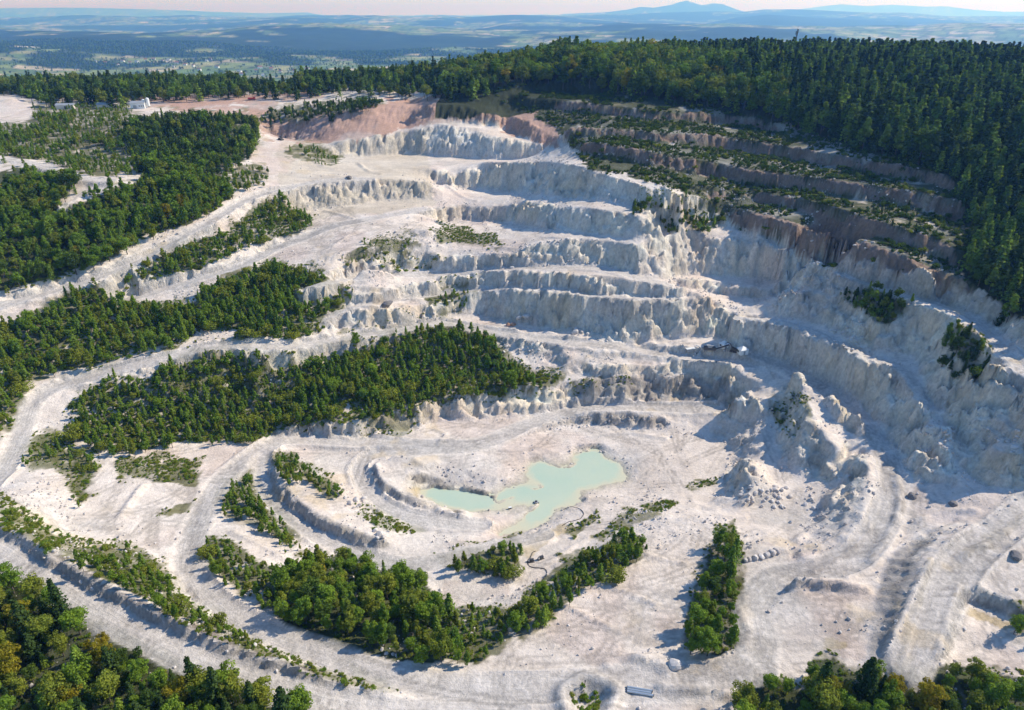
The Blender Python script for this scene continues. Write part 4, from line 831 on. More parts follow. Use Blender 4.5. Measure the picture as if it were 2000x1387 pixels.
for i, (sd, rad, nw, nb) in enumerate([(21,.19,17,8),(22,.23,15,8)]):
    for m, mt in (('dark', M_NEEDLE), ('pine', M_PINE)):
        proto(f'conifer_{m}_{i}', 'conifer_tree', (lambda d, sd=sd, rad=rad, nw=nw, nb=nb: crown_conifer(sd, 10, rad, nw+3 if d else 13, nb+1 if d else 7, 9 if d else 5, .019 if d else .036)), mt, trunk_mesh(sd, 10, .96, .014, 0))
for i, (sd, rx, rz) in enumerate([(31,.42,.26),(32,.5,.22)]):
    for m, mt in (('olive', M_OLIVE), ('green', M_GREEN), ('dark', M_DARK)):
        proto(f'shrub_{m}_{i}', 'shrub', (lambda d, sd=sd, rx=rx, rz=rz: crown_lobes(sd, 10, .36, rx, rz, 11, .21, 1300 if d else 420, .034 if d else .058)), mt, trunk_mesh(sd, 10, .45, .03, 5))
KEYS = sorted(PROTO); KIDX = {k: i for i, k in enumerate(KEYS)}
pcol = bpy.data.collections.new('tree_sources')
for i, k in enumerate(KEYS):
    bm = bmesh.new(); bm.from_mesh(PROTO[k]['low']); nf = len(bm.faces); bm.from_mesh(PROTO[k]['trunk'])
    me = bpy.data.meshes.new('tree_source'); bm.faces.ensure_lookup_table()
    for f in bm.faces[nf:]: f.material_index = 1
    bm.to_mesh(me); bm.free(); me.materials.append(PROTO[k]['low'].materials[0]); me.materials.append(M_BARK)
    pcol.objects.link(bpy.data.objects.new('tree_source_%03d' % i, me))
def scatter_group():
    ng = bpy.data.node_groups.new('scatter', 'GeometryNodeTree')
    ng.interface.new_socket('Geometry', in_out='INPUT', socket_type='NodeSocketGeometry'); ng.interface.new_socket('Geometry', in_out='OUTPUT', socket_type='NodeSocketGeometry')
    return ng
def scatter_tree(ng, coll):
    N = ng.nodes; Lk = ng.links; gi = N.new('NodeGroupInput'); go = N.new('NodeGroupOutput'); ip = N.new('GeometryNodeInstanceOnPoints')
    ci = N.new('GeometryNodeCollectionInfo'); ci.inputs['Collection'].default_value = coll; ci.inputs['Separate Children'].default_value = True; ci.inputs['Reset Children'].default_value = True
    def na_(n, t_):
        a = N.new('GeometryNodeInputNamedAttribute'); a.data_type = t_; a.inputs['Name'].default_value = n; return a.outputs[0]
    Lk.new(gi.outputs[0], ip.inputs['Points']); Lk.new(ci.outputs[0], ip.inputs['Instance']); ip.inputs['Pick Instance'].default_value = True
    Lk.new(na_('idx', 'INT'), ip.inputs['Instance Index']); Lk.new(na_('scl', 'FLOAT_VECTOR'), ip.inputs['Scale'])
    e = N.new('FunctionNodeEulerToRotation'); Lk.new(na_('rot', 'FLOAT_VECTOR'), e.inputs[0]); Lk.new(e.outputs[0], ip.inputs['Rotation'])
    Lk.new(ip.outputs[0], go.inputs[0]); return ng
NG_TREES = scatter_tree(scatter_group(), pcol)
def scatter(name, pts, idx, rot, scl, label, cat, ng):
    me = bpy.data.meshes.new(name); me.vertices.add(len(pts)); me.vertices.foreach_set('co', np.asarray(pts, np.float32).ravel())
    a = me.attributes.new('idx', 'INT', 'POINT'); a.data.foreach_set('value', np.asarray(idx, np.int32))
    vecattr(me, rot, 'rot'); vecattr(me, scl, 'scl')
    o = link(name, me); m = o.modifiers.new('scatter', 'NODES'); m.node_group = ng; tag(o, label, cat, kind='stuff'); return o
MIX = {
 'mixed': [('broad_green',.34),('broad_olive',.2),('broad_yellow',.04),('broad_dark',.15),('conifer_dark',.2),('conifer_pine',.07)],
 'broad': [('broad_green',.36),('broad_olive',.16),('broad_dark',.06),('broad_yellow',.008),('young_green',.22),('young_olive',.12),('conifer_pine',.07)],
 'young': [('young_green',.27),('young_olive',.12),('young_pine',.22),('broad_green',.14),('broad_olive',.05),('conifer_pine',.14),('shrub_olive',.06)],
 'dark': [('broad_dark',.36),('broad_green',.14),('broad_olive',.10),('conifer_dark',.22),('conifer_pine',.12),('young_green',.06)],
 'shrub': [('shrub_olive',.55),('shrub_green',.35),('young_olive',.1)],
 'bench': [('shrub_dark',.66),('shrub_olive',.08),('conifer_dark',.16),('broad_dark',.1)],  # mostly dark foliage, so the bench scrub carries the slope's shade in its colour
 'needle': [('conifer_dark',.42),('conifer_pine',.36),('broad_dark',.08),('young_pine',.14)],
 'leafy': [('broad_dark',.30),('broad_green',.30),('broad_olive',.26),('broad_yellow',.02),('conifer_pine',.12)],
}
def pick(mix, n, rng):
    names = [a for a, b in MIX[mix]]; w = np.array([b for a, b in MIX[mix]]); w /= w.sum(); ch = rng.choice(len(names), n, p=w)
    opts = {a: [KIDX[k] for k in KEYS if k.startswith(a+'_')] for a in names}
    return np.array([opts[names[c]][rng.integers(len(opts[names[c]]))] for c in ch], int)
def jgrid(x0, x1, y0, y1, s, rng):
    gx, gy = np.meshgrid(np.arange(x0, x1, s), np.arange(y0, y1, s*.9)); gx = gx+(np.arange(gx.shape[0])[:, None] % 2)*s*.5
    return gx.ravel()+rng.uniform(-.42, .42, gx.size)*s, gy.ravel()+rng.uniform(-.42, .42, gx.size)*s
rngT = np.random.default_rng(5)
NEAR = []      # candidates for trees of their own: (size in px, x, y, z, h, key index, zone)
REST = {}
for zn, (poly, sp, (h0, h1), mx, phrase) in ZN.items():
    P = np.array(poly, float)
    # bounds on the ground from a coarse set of probes
    gx, gy = jgrid(-640 if zn in ('backwood', 'farleft') else -420, 420, 60, 1000 if zn == 'backwood' else 760, sp, rngT)
    h = h0*.7+(h1-h0*.7)*rngT.random(len(gx))**1.4
    z = samp(ZG, gx, gy); qx, qy, qd = proj(gx, gy, z+.5*h)
    e_ = np.where(qd < 450, 1, .4); m = inpoly(qx+e_*22*fbm(gx, gy, 11, 2, 431), qy+e_*15*fbm(gx, gy, 11, 2, 435), P) & (qd > 20)
    gx, gy, h, qx, qy, qd = gx[m], gy[m], h[m], qx[m], qy[m], qd[m]
    keep = (fbm(gx, gy, 16, 2, 401) > (-2 if 'rimbush' in zn else -.48 if zn in ('hill', 'slope', 'strip', 'farleft', 'shelf', 'clump') else -.62 if h0 > 3 else -.25))
    for nm, (ww, w) in ROADS.items():
        d = road_frame(gx, gy, ww, w+3)[0]; keep &= d > w+.6
    keep &= (samp(SLOPE_S, gx, gy) < (3.0 if 'bush' in zn or zn == 'strip' else 1.1))
    gx, gy, h, qx, qy, qd = gx[keep], gy[keep], h[keep], qx[keep], qy[keep], qd[keep]
    h = h*(.8+.35*(fbm(gx, gy, 20, 2, 405)+.5))
    ix = pick(mx, len(gx), rngT); z = ground(gx, gy)-.1
    for i in range(len(gx)):
        inview = -20 < qx[i] < 2020 and -20 < qy[i] < 1440
        rec = (h[i]*FPX/qd[i], gx[i], gy[i], z[i], h[i], ix[i], zn)
        if phrase and inview: NEAR.append(rec)
        else: REST.setdefault(zn, []).append(rec)
LIM = {'broadleaf_tree': 290, 'young_tree': 290, 'conifer_tree': 220, 'shrub': 200}
NEAR.sort(key=lambda r: -r[0]); INDIV = []; cnt = dict.fromkeys(LIM, 0)
for r in NEAR:
    k = PROTO[KEYS[r[5]]]['kind']
    if cnt[k] < LIM[k]: cnt[k] += 1; INDIV.append(r)
    else: REST.setdefault(r[6], []).append(r)
print('individual trees', cnt, 'rest', {k: len(v) for k, v in REST.items()})
WORD = {'green': 'green', 'olive': 'olive green', 'yellow': 'yellowing', 'dark': 'dark green', 'pine': 'bright green'}
KW = {'broadleaf_tree': 'broadleaf tree', 'young_tree': 'slender young tree', 'conifer_tree': 'conifer', 'shrub': 'low shrub'}
def rs(r):
    s = r[4]/10; wv_ = rngT.uniform(.85, 1.25)
    return (s*wv_, s*wv_*rngT.uniform(.9, 1.1), s)
# single trees that stand out in the photograph: (px, py of the foot, height, kind, zone)
for (x, y, hh, k, zn) in [(128,1215,15,'conifer_dark_0','front_left'),(60,1250,14,'conifer_dark_1','front_left'),(432,1385,14,'conifer_dark_0','front_left'),(563,1425,14,'conifer_dark_1','front_left'),(500,1400,12,'conifer_dark_0','front_left'),(30,1330,14,'broad_yellow_0','front_left'),(1597,1372,14,'conifer_dark_0','front_right'),(1690,1375,12,'conifer_dark_1','front_right'),(1422,1130,13,'conifer_pine_0','clump'),(1432,1100,10,'conifer_pine_1','clump'),(1800,1400,13,'broad_yellow_1','front_right'),(540,545,9,'conifer_pine_0','slope'),(1005,1105,8,'young_olive_0','mound'),(913,1300,6,'young_pine_0','big_dark')]:
    p = un(x, y, 0.)
    for _ in range(12): p = un(x, y, float(samp(ZG, p[0:1], p[1:2])[0]))
    INDIV.append((0, p[0], p[1], p[2]-.1, hh, KIDX[k], zn))
grp = {}
for r in INDIV: grp.setdefault(r[6], []).append(r)
stat = {}
for zn, rl in grp.items():
    A = np.array([r[1:5] for r in rl]); ux, uy, ud = proj(A[:, 0], A[:, 1], A[:, 2]); stat[zn] = (np.quantile(A[:, 3], [.3, .7]), np.quantile(ux, [.2, .4, .6, .8]), np.quantile(uy, [.25, .5, .75]))
SIDE = ['far left', 'left', 'centre', 'right', 'far right']; ROW = ['back row', 'rear', 'middle', 'front row']
for r in INDIV:
    key = KEYS[r[5]]; p = PROTO[key]; kind = p['kind']; hq, xq, yq = stat[r[6]]
    size = ['small', 'medium', 'tall'][int((r[4] > hq).sum())]
    ux, uy, ud = proj(r[1], r[2], r[3]); place = SIDE[int((ux > xq).sum())]+' '+ROW[int((uy > yq).sum())]
    o = bpy.data.objects.new(kind, None); COL.objects.link(o); o.empty_display_size = .5
    o.location = (r[1], r[2], r[3]); o.rotation_euler = (0, 0, rngT.uniform(0, 6.28)); o.scale = rs(r)
    form = 'broad' if o.scale[0] > 1.08*o.scale[2] else 'narrow' if o.scale[0] < .93*o.scale[2] else ''
    lab = f"{size} {form} {WORD[key.split('_')[1]]} {KW[kind]}, {place}, {ZN[r[6]][4]}"
    if len(lab.split()) > 16: lab = lab.replace(' '+form+' ', ' ')
    lab = ' '.join(lab.split()[:16] if len(lab.split()) <= 16 else lab.replace('slender ', '').replace(' green', '').split()[:16])
    tag(o, lab, 'shrub' if kind == 'shrub' else 'tree', f"{KW[kind]}s {ZN[r[6]][4]}")
    t_ = link('trunk', p['trunk'], o); c_ = link('crown', p['crown'], o)
def rest_obj(name, recs, label, cat):
    n = len(recs); A = np.array([r[1:5] for r in recs]); ix = [r[5] for r in recs]
    scatter(name, A[:, :3], ix, np.column_stack([np.zeros(n), np.zeros(n), rngT.uniform(0, 6.28, n)]), np.array([rs(r) for r in recs]), label, cat, NG_TREES)
SLAB = {'plateau': 'scattered scrub on the far left plateau', 'farleft': 'scrubby young trees on the hillside at the far left', 'darkwood': 'dense dark wood behind the spur beside the red face', 'bushes_k': 'round bushes beside the upper left road', 'redstrip': 'row of dark trees along the top of the red face',
 'island': 'bushes on the small pale knoll below the red face', 'floorbush': 'bushes on the upper quarry floor', 'floorbush2': 'low scrub on the edge of the upper bench', 'wallbush': 'bushes growing down the middle benches', 'ledge': 'scrub on the small grassy ledge',
 'rimbush': 'dark bushes on the rim beneath the stepped slope', 'rockbush': 'green bushes on the grey rock ridge', 'backwood': 'far dark woodland behind the quarry plateau'}
for zn, rec in REST.items():
    rest_obj('woodland' if ZN[zn][2][0] > 5 else 'thicket', rec, SLAB.get(zn) or 'rest of the dense growth '+ZN[zn][4], 'wood' if ZN[zn][2][0] > 5 else 'scrub')
# the forest on the hill
def wood_at(name, gx, gy, h, mix, label, zf=None, cat='forest'):
    z = (ground(gx, gy)-.2) if zf is None else zf(gx, gy)
    recs = list(zip(np.zeros(len(gx)), gx, gy, z, h, pick(mix, len(gx), rngT))); rest_obj(name, recs, label, cat)
gx, gy = jgrid(-70, 520, 90, 880, 4.9, rngT); z = samp(ZG, gx, gy)
qx, qy, qd = proj(gx, gy, z+4)
m = inpoly(qx, qy, HILLWOOD) & (fbm(gx, gy, 22, 2, 419) > -.55) & (qx < 2250) & (qx > 850) & ~inpoly(qx, qy+6, STEP)
gx, gy, qx, qy = gx[m], gy[m], qx[m], qy[m]; h = (9+11*rngT.random(len(gx))**1.2)*(1+.25*fbm(gx, gy, 40, 2, 417))*np.where(gy < 330, .6, 1); ndl = (qx+220*fbm(gx, gy, 60, 2, 411)) > 1420
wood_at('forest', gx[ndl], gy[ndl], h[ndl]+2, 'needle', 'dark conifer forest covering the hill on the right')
wood_at('forest', gx[~ndl], gy[~ndl], h[~ndl], 'leafy', 'broadleaf wood with yellowing crowns on the hilltop')
gx, gy = jgrid(-40, 300, 180, 640, 2.6, rngT); z = samp(ZG, gx, gy); qx, qy, qd = proj(gx, gy, z+1); sl_ = samp(SLOPE_S, gx, gy)
m = inpoly(qx, qy, STEP) & ((sl_ < .75) | (rngT.random(len(gx)) < .10)) & (fbm(gx, gy, 14, 2, 415) > -.3) & (road_frame(gx, gy, ROADS['s'][0], 8)[0] > 4.5)
gx, gy = gx[m], gy[m]; wood_at('thicket', gx, gy, 1.0+2.6*rngT.random(len(gx))**1.8, 'bench', 'dark scrub growing along the shaded stepped benches', cat='scrub')
# woods and hedges beyond the plateau
gx = rngT.uniform(-4200, 4200, 90000); gy = rngT.uniform(900, 6200, 90000)
b_, e_, w_ = land(gx, gy); r_ = np.hypot(gx, gy)
m = (np.abs(np.arctan2(gx, gy)) < .72) & ((w_ > .5) | (e_ < 14) | (r_ < 1900)) & ((gy > 1000) | (np.abs(gx) > 640))
gx, gy = gx[m], gy[m]; wood_at('woodland', gx, gy, 10+9*rngT.random(len(gx)), 'dark', 'hazy woods and hedgerows between the far fields', far_h, 'wood')
# ---------------------------------------------------------------- rocks
T = NT('pale_rock'); g = T.n('ShaderNodeNewGeometry'); oi = T.n('ShaderNodeObjectInfo')
n_ = T.noise(g.outputs['Position'], 1.3, 4, .65)
c = T.mixc(oi.outputs['Random'], (.52,.46,.42), (.70,.65,.61)); bs = T.n('ShaderNodeBsdfPrincipled', Roughness=.95)
T.l(T.mixc(1.0, c, T.mapr(n_, .3, .7, .72, 1.12), 'MULTIPLY'), bs.inputs['Base Color']); T.l(bs.outputs[0], T.out.inputs[0]); M_ROCK = T.m
def plain(name, c, rough=.6, metal=0., var=.25, sc=1.5):
    T = NT(name); g = T.n('ShaderNodeNewGeometry'); n_ = T.noise(g.outputs['Position'], sc, 3, .6); bs = T.n('ShaderNodeBsdfPrincipled', Roughness=rough, Metallic=metal)
    T.l(T.mixc(1.0, (*c, 1), T.mapr(n_, .3, .7, 1-var, 1+var*.5), 'MULTIPLY'), bs.inputs['Base Color']); T.l(bs.outputs[0], T.out.inputs[0]); return T.m
M_RED = plain('reddish_rock', (.42,.24,.16), .95); M_DARKROCK = plain('grey_rock', (.20,.185,.18), .95)
def rock_mesh(seed, mat, sub=2):
    bm = bmesh.new(); bmesh.ops.create_icosphere(bm, subdivisions=sub, radius=1); rnd = random.Random(seed); o = Vector((rnd.uniform(-50, 50), rnd.uniform(-50, 50), 0))
    sq = Vector((rnd.uniform(.85, 1.25), rnd.uniform(.75, 1.1), rnd.uniform(.6, .85)))
    cuts = [(Vector((rnd.gauss(0, 1), rnd.gauss(0, 1), rnd.gauss(0, 1))).normalized(), rnd.uniform(.62, .9)) for _ in range(7)]
    for v in bm.verts:
        p = v.co*(1+.28*mnoise.noise(v.co*1.6+o))
        for nn, dd in cuts:
            e = p.dot(nn)-dd
            if e > 0: p = p-nn*e*.85
        v.co = Vector((p.x*sq.x, p.y*sq.y, p.z*sq.z))
    me = bpy.data.meshes.new('boulder'); bm.to_mesh(me); bm.free(); me.materials.append(mat); return me
ROCKS = [rock_mesh(i, M_ROCK) for i in range(6)]; REDROCKS = [rock_mesh(40+i, M_RED) for i in range(2)]; DROCKS = [rock_mesh(50+i, M_DARKROCK) for i in range(2)]
def at(px_, py_, z0=0., lift=0.):
    """point of the ground in that direction"""
    z = z0
    for _ in range(30):
        p = un(px_, py_, z); z = z+.5*(float(samp(ZG, p[0:1], p[1:2])[0])-z)
    p = un(px_, py_, z); return Vector((p[0], p[1], float(ground(p[0:1], p[1:2])[0])+lift))
rb = random.Random(9)
def boulder(px_, py_, r, label, group, z0=0., meshes=ROCKS, cat='boulder'):
    p = at(px_, py_, z0); o = link('boulder', rb.choice(meshes), None, p+Vector((0, 0, r*.28)), (rb.uniform(-.4, .4), rb.uniform(-.4, .4), rb.uniform(0, 6.28)), (r*rb.uniform(.85, 1.2), r*rb.uniform(.85, 1.15), r*rb.uniform(.8, 1.1)))
    tag(o, label, cat, group); return o
SZ = lambda r, a, b: 'large' if r > b else 'small' if r < a else 'medium'
def cluster(pts, phrase, group, z0, a, b, meshes=ROCKS, tone='pale'):
    xs = np.quantile([p[0] for p in pts], [.25, .5, .75]); ys = np.median([p[1] for p in pts])
    for (x, y, r) in pts: boulder(x, y, r, f"{SZ(r, a, b)} {tone} boulder, {['far left', 'left', 'right', 'far right'][int((x > xs).sum())]} {'front' if y > ys else 'back'}, {phrase}", group, z0, meshes)
cluster([(1456,1094,.8),(1464,1092,1.0),(1475,1090,1.2),(1487,1087,1.2),(1498,1085,1.3),(1508,1081,1.5),(1517,1077,1.2)], 'in the row beside the tree clump', 'boulders in the row beside the tree clump', -2, .9, 1.25)
boulder(1316,1302,2.0, 'big rounded boulder in the shade beside the low mound', None, 0)
cluster([(652,958,1.0),(660,952,.9),(668,947,.8),(662,966,1.1),(674,972,.9),(684,984,1.2),(695,977,1.3),(703,987,1.1),(712,976,1.4),(720,984,.9),(690,992,.7),(676,988,.6)], 'in the pile at the inner road bend', 'boulders in the pile at the inner road bend', -11, .85, 1.15)
cluster([(733,1038,1.2),(741,1046,1.6),(749,1052,1.1),(738,1053,.9)], 'at the end of the inner bench wall', 'boulders at the end of the inner bench wall', -13, 1.0, 1.4)
cluster([(1014,628,1.6),(1027,626,1.9),(1126,637,1.8),(1131,645,1.2),(1124,651,2.0),(1136,653,1.1),(1148,651,.9)], 'standing on the middle bench under the grey wall', 'boulders on the middle bench', 6, 1.15, 1.7)
cluster([(993,636,1.3),(1003,635,1.5)], 'on the middle bench beside the road', 'reddish boulders on the middle bench', 6, 1.2, 1.4, REDROCKS, 'reddish')
boulder(755,598,3.4, 'huge grey block lying on the rubble slope', None, 18, DROCKS); boulder(682,349,2.4, 'dark flat rock on the edge of the beige face', None, 53, DROCKS)
boulder(1984,1088,2.0, 'dark rock beside the right ramp', None, 10, DROCKS); boulder(1862,985,1.5, 'brown rock at the foot of the spoil heap', None, 4, DROCKS); boulder(1780,971,1.4, 'dark slab on the terrace beside the white road', None, 3, DROCKS)
pts = [(rb.uniform(1440, 1590), rb.uniform(950, 998), rb.uniform(.35, 1.1)) for _ in range(60)]
cluster(pts, 'scattered below the grey rock ridge', 'boulders scattered below the grey rock ridge', -9, .55, .85)
pts = [(rb.uniform(1800, 1868), rb.uniform(838, 885), rb.uniform(.35, .9)) for _ in range(36)]
cluster(pts, 'on top of the spoil heap', 'boulders on top of the spoil heap', 10, .5, .75)
pts = [(rb.uniform(1565, 1690), rb.uniform(500, 548), rb.uniform(.4, 1.0)) for _ in range(34)]
cluster(pts, 'in the shade along the rim road', 'boulders in the shade along the rim road', 38, .55, .85)
pts = [(rb.uniform(890, 1060), rb.uniform(664, 692), rb.uniform(.4, .9)) for _ in range(44)]
cluster(pts, 'in the rubble bank over the long thicket', 'boulders in the rubble bank over the long thicket', 2, .5, .75)
pts = [(rb.uniform(950, 1150), rb.uniform(470, 515), rb.uniform(.35, 1.0)) for _ in range(50)]
cluster(pts, 'on the rubble promontory of the upper benches', 'boulders on the rubble promontory', 33, .5, .8)
pts = [(rb.uniform(1620, 1700), rb.uniform(648, 690), rb.uniform(.35, .9)) for _ in range(22)]
cluster(pts, 'on the shaded bench under the white crag', 'boulders on the shaded bench', 20, .5, .75)
pts = [(rb.uniform(1920, 1995), rb.uniform(842, 890), rb.uniform(.35, .9)) for _ in range(20)]
cluster(pts, 'on the dark heap at the right edge', 'boulders on the dark heap', 14, .5, .75)
# loose stones everywhere under the faces
rcol = bpy.data.collections.new('stone_sources')
for i in range(4): rcol.objects.link(bpy.data.objects.new('stone_source_%d' % i, rock_mesh(70+i, M_ROCK, 1)))
NG_R = scatter_tree(scatter_group(), rcol)
rngR = np.random.default_rng(21); gx = rngR.uniform(-190, 235, 240000); gy = rngR.uniform(100, 470, 240000); sl_ = samp(SLOPE_S, gx, gy)
qx, qy, qd = proj(gx, gy, samp(ZG, gx, gy)); ok = (qx > -20) & (qx < 2020) & (qy < 1400) & ~inpoly(qx, qy, HILLWOOD) & ~inpoly(qx, qy, [p for p in POND])
pr = np.where((sl_ > .22) & (sl_ < 1.0), .42, .05)*smooth(-.3, .4, fbm(gx, gy, 11, 3, 501))
ok &= rngR.random(len(gx)) < pr; gx, gy = gx[ok], gy[ok]; ok = np.ones(len(gx), bool)
for nm, (ww, w) in ROADS.items(): ok &= road_frame(gx, gy, ww, w)[0] > w*.8
gx, gy = gx[ok], gy[ok]; n = len(gx); r = .13+.65*rngR.random(n)**5; print('stones', n)
scatter('rubble', np.column_stack([gx, gy, ground(gx, gy)+r*.2]), rngR.integers(0, 4, n), rngR.uniform(0, 6.28, (n, 3)), np.repeat(r[:, None], 3, 1)*rngR.uniform(.7, 1.2, (n, 3)), 'loose pale stones and scree below the quarry faces', 'rubble', NG_R)
# grass tufts on the olive banks
gx = rngR.uniform(-190, 200, 150000); gy = rngR.uniform(95, 420, 150000); z = samp(ZG, gx, gy); qx, qy, qd = proj(gx, gy, z); ok = np.zeros(len(gx), bool)
for p in GRASS['olive']: ok |= inpoly(qx, qy, p)
ok &= fbm(gx, gy, 6, 3, 511) > -.15; e1_ = 26*fbm(gx, gy, 9, 3, 181); e2_ = 20*fbm(gx, gy, 9, 3, 185)
for k, v in ZN.items(): ok |= inpoly(qx+e1_, qy+e2_+8, v[0]) & (rngR.random(len(gx)) < (.8 if v[3] == 'shrub' else .4)) & (qd < 420)
gx, gy = gx[ok], gy[ok]; ok = np.ones(len(gx), bool)
for nm, (ww, w) in ROADS.items(): ok &= road_frame(gx, gy, ww, w)[0] > w
gx, gy = gx[ok], gy[ok]; n = len(gx); print('tufts', n)
recs = list(zip(np.zeros(n), gx, gy, ground(gx, gy)-.08, .45+.8*rngR.random(n)**2, pick('shrub', n, rngR))); rest_obj('grass', recs, 'rough grass and low weeds on the quarry banks', 'grass')

gx = rngR.uniform(-240, 60, 60000); gy = rngR.uniform(180, 470, 60000); z = samp(ZG, gx, gy); qx, qy, qd = proj(gx, gy, z+1); ok = np.zeros(len(gx), bool)
for k in ('hill', 'slope', 'strip', 'spur'): ok |= inpoly(qx, qy, ZN[k][0])
gx, gy = gx[ok], gy[ok]; ok = np.ones(len(gx), bool)
for nm, (ww, w) in ROADS.items(): ok &= road_frame(gx, gy, ww, w+1)[0] > w+.4
gx, gy = gx[ok][:9000], gy[ok][:9000]; n = len(gx)
recs = list(zip(np.zeros(n), gx, gy, ground(gx, gy)-.1, .7+1.8*rngR.random(n)**1.6, pick('shrub', n, rngR))); rest_obj('undergrowth', recs, 'low green undergrowth between the trees of the left slopes', 'undergrowth')
n = 46; an = rngR.uniform(0, 6.28, n); rr2 = 3.6*np.sqrt(rngR.random(n)); gx = SUMP[0]+rr2*np.cos(an)-.8; gy = SUMP[1]+rr2*np.sin(an)
recs = list(zip(np.zeros(n), gx, gy, ground(gx, gy)-.1, .6+1.0*rngR.random(n), pick('shrub', n, rngR))); rest_obj('weeds', recs, 'weeds growing inside the round sump', 'weeds')
# ---------------------------------------------------------------- built things
M_STEEL = plain('galvanised_steel', (.62,.66,.68), .35, .7, .1); M_WHITE = plain('white_paint', (.80,.80,.78), .5, 0, .1, .6); M_BLACK = plain('black_rubber', (.03,.03,.035), .6); M_DKM = plain('dark_machine', (.07,.075,.085), .5, .3)
M_ORANGE = plain('orange_paint', (.55,.20,.04), .5); M_YEL = plain('yellow_paint', (.60,.40,.05), .5); M_REDP = plain('red_paint', (.50,.05,.04), .4); M_GLASS = plain('dark_glass', (.02,.03,.04), .1, 0, .05); M_ROOF = plain('roof_tiles', (.30,.13,.08), .85, 0, .3, .3); M_WALL = plain('plaster', (.68,.63,.56), .9, 0, .12, .3); M_GREY = plain('grey_sheet', (.38,.40,.42), .6, .2, .15, .3); M_WOOD = plain('post_wood', (.16,.12,.08), .8)
class MB:
    def __init__(s): s.bm = bmesh.new()
    def box(s, c, d, rz=0., tilt=None, bev=0.):
        r = bmesh.ops.create_cube(s.bm, size=1.0); M = Matrix.Translation(c) @ Matrix.Rotation(rz, 4, 'Z')
        if tilt: M = M @ Matrix.Rotation(tilt[1], 4, tilt[0])
        for v in r['verts']: v.co = M @ Vector((v.co.x*d[0], v.co.y*d[1], v.co.z*d[2]))
        if bev: bmesh.ops.bevel(s.bm, geom=[e for e in s.bm.edges if e.verts[0] in r['verts'] and e.verts[1] in r['verts']], offset=bev, segments=2, affect='EDGES')
        return s
    def cyl(s, a, b, r0, r1=None, n=12): tube(s.bm, [a, b], r0, r0 if r1 is None else r1, n); return s
    def path(s, pts, r, n=6): tube(s.bm, pts, r, r, n); return s
    def prism(s, poly, axis_, h0, h1):
        """outline poly in the two other axes, extruded along axis_"""
        def P_(a, b, h): return {'x': (h, a, b), 'y': (a, h, b), 'z': (a, b, h)}[axis_]
        A = [s.bm.verts.new(P_(a, b, h0)) for a, b in poly]; B = [s.bm.verts.new(P_(a, b, h1)) for a, b in poly]
        s.bm.faces.new(A); s.bm.faces.new(B[::-1]); n = len(A)
        for i in range(n): s.bm.faces.new((A[i], B[i], B[(i+1) % n], A[(i+1) % n]))
        return s
    def hollow(s, a, b, r, w, n=14):
        a, b = Vector(a), Vector(b); d = (b-a).normalized(); u = d.orthogonal().normalized(); v = d.cross(u); R = []
        for p, q in ((a, r), (b, r), (b, r-w), (a, r-w)): R.append([s.bm.verts.new(p+q*(math.cos(6.2832*k/n)*u+math.sin(6.2832*k/n)*v)) for k in range(n)])
        for i in range(4):
            for k in range(n): s.bm.faces.new((R[i][k], R[i][(k+1) % n], R[(i+1) % 4][(k+1) % n], R[(i+1) % 4][k]))
        return s
    def build(s, name, mat, parent=None):
        bmesh.ops.recalc_face_normals(s.bm, faces=s.bm.faces[:]); me = bpy.data.meshes.new(name); s.bm.to_mesh(me); s.bm.free(); me.materials.append(mat); return link(name, me, parent)
def thing(name, loc, rz, label, cat, group=None, sc=1.):
    o = bpy.data.objects.new(name, None); COL.objects.link(o); o.location = loc; o.rotation_euler = (0, 0, rz); o.scale = (sc,)*3; o.empty_display_size = .5; return tag(o, label, cat, group)
# steel pipes by the sump
A = at(1224, 1352); B = at(1276, 1360)
for k, (off, up, ln, lab) in enumerate([(0, .26, 1.0, 'longest galvanised pipe lying nearest the flat wall beside the sump'), (-.62, .26, .93, 'middle galvanised pipe of the three beside the sump'), (-1.25, .26, .97, 'galvanised pipe nearest the viewer of the three beside the sump')]):
    d = (B-A); d.z = 0; L_ = d.length*ln; d.normalize(); nrm = Vector((d.y, -d.x, 0)); o_ = A-nrm*off*-1
    o = thing('steel_pipe', o_+Vector((0, 0, up)), math.atan2(d.y, d.x), lab, 'pipe', 'steel pipes beside the sump'); 
    MB().hollow((0, 0, 0), (L_, 0, 0), .27, .03).build('tube', M_STEEL, o)
    for q in (.0, 1.): MB().hollow((q*L_-.05, 0, 0), (q*L_+.05, 0, 0), .33, .07).build('flange', M_DKM, o)
# sorting plant, huts and excavator on the platform
def hut(px_, py_, lab, w=4.2, d=3.4, h=2.6, rz=.3):
    o = thing('white_hut', at(px_, py_, 5.7, -.05), rz, lab, 'hut')
    MB().box((0, 0, h/2), (w, d, h)).build('wall', M_WHITE, o)
    r = MB(); b = r.bm; q = [b.verts.new(v) for v in ((-w*.55, -d*.57, h), (w*.55, -d*.57, h), (w*.55, d*.57, h), (-w*.55, d*.57, h))]; t_ = b.verts.new((0, 0, h+1.5))
    for i in range(4): b.faces.new((q[i], q[(i+1) % 4], t_))
    b.faces.new(q[::-1]); r.build('roof', M_WHITE, o); MB().box((0, -d/2-.03, 1.0), (.9, .06, 2.0)).build('door', M_GREY, o); MB().box((-w/2-.03, .3, 1.5), (.06, 1.0, .8)).build('window', M_GLASS, o)
hut(1449, 693, 'white hut with pointed roof at the right end of the machine platform'); hut(1413, 679, 'small white hut behind the sorting plant', 3.6, 3.0, 2.2, .5)
o = thing('sorting_plant', at(1385, 687, 5.7, -.1), -.15, 'dark sorting plant with hopper and conveyor on the machine platform', 'machine')
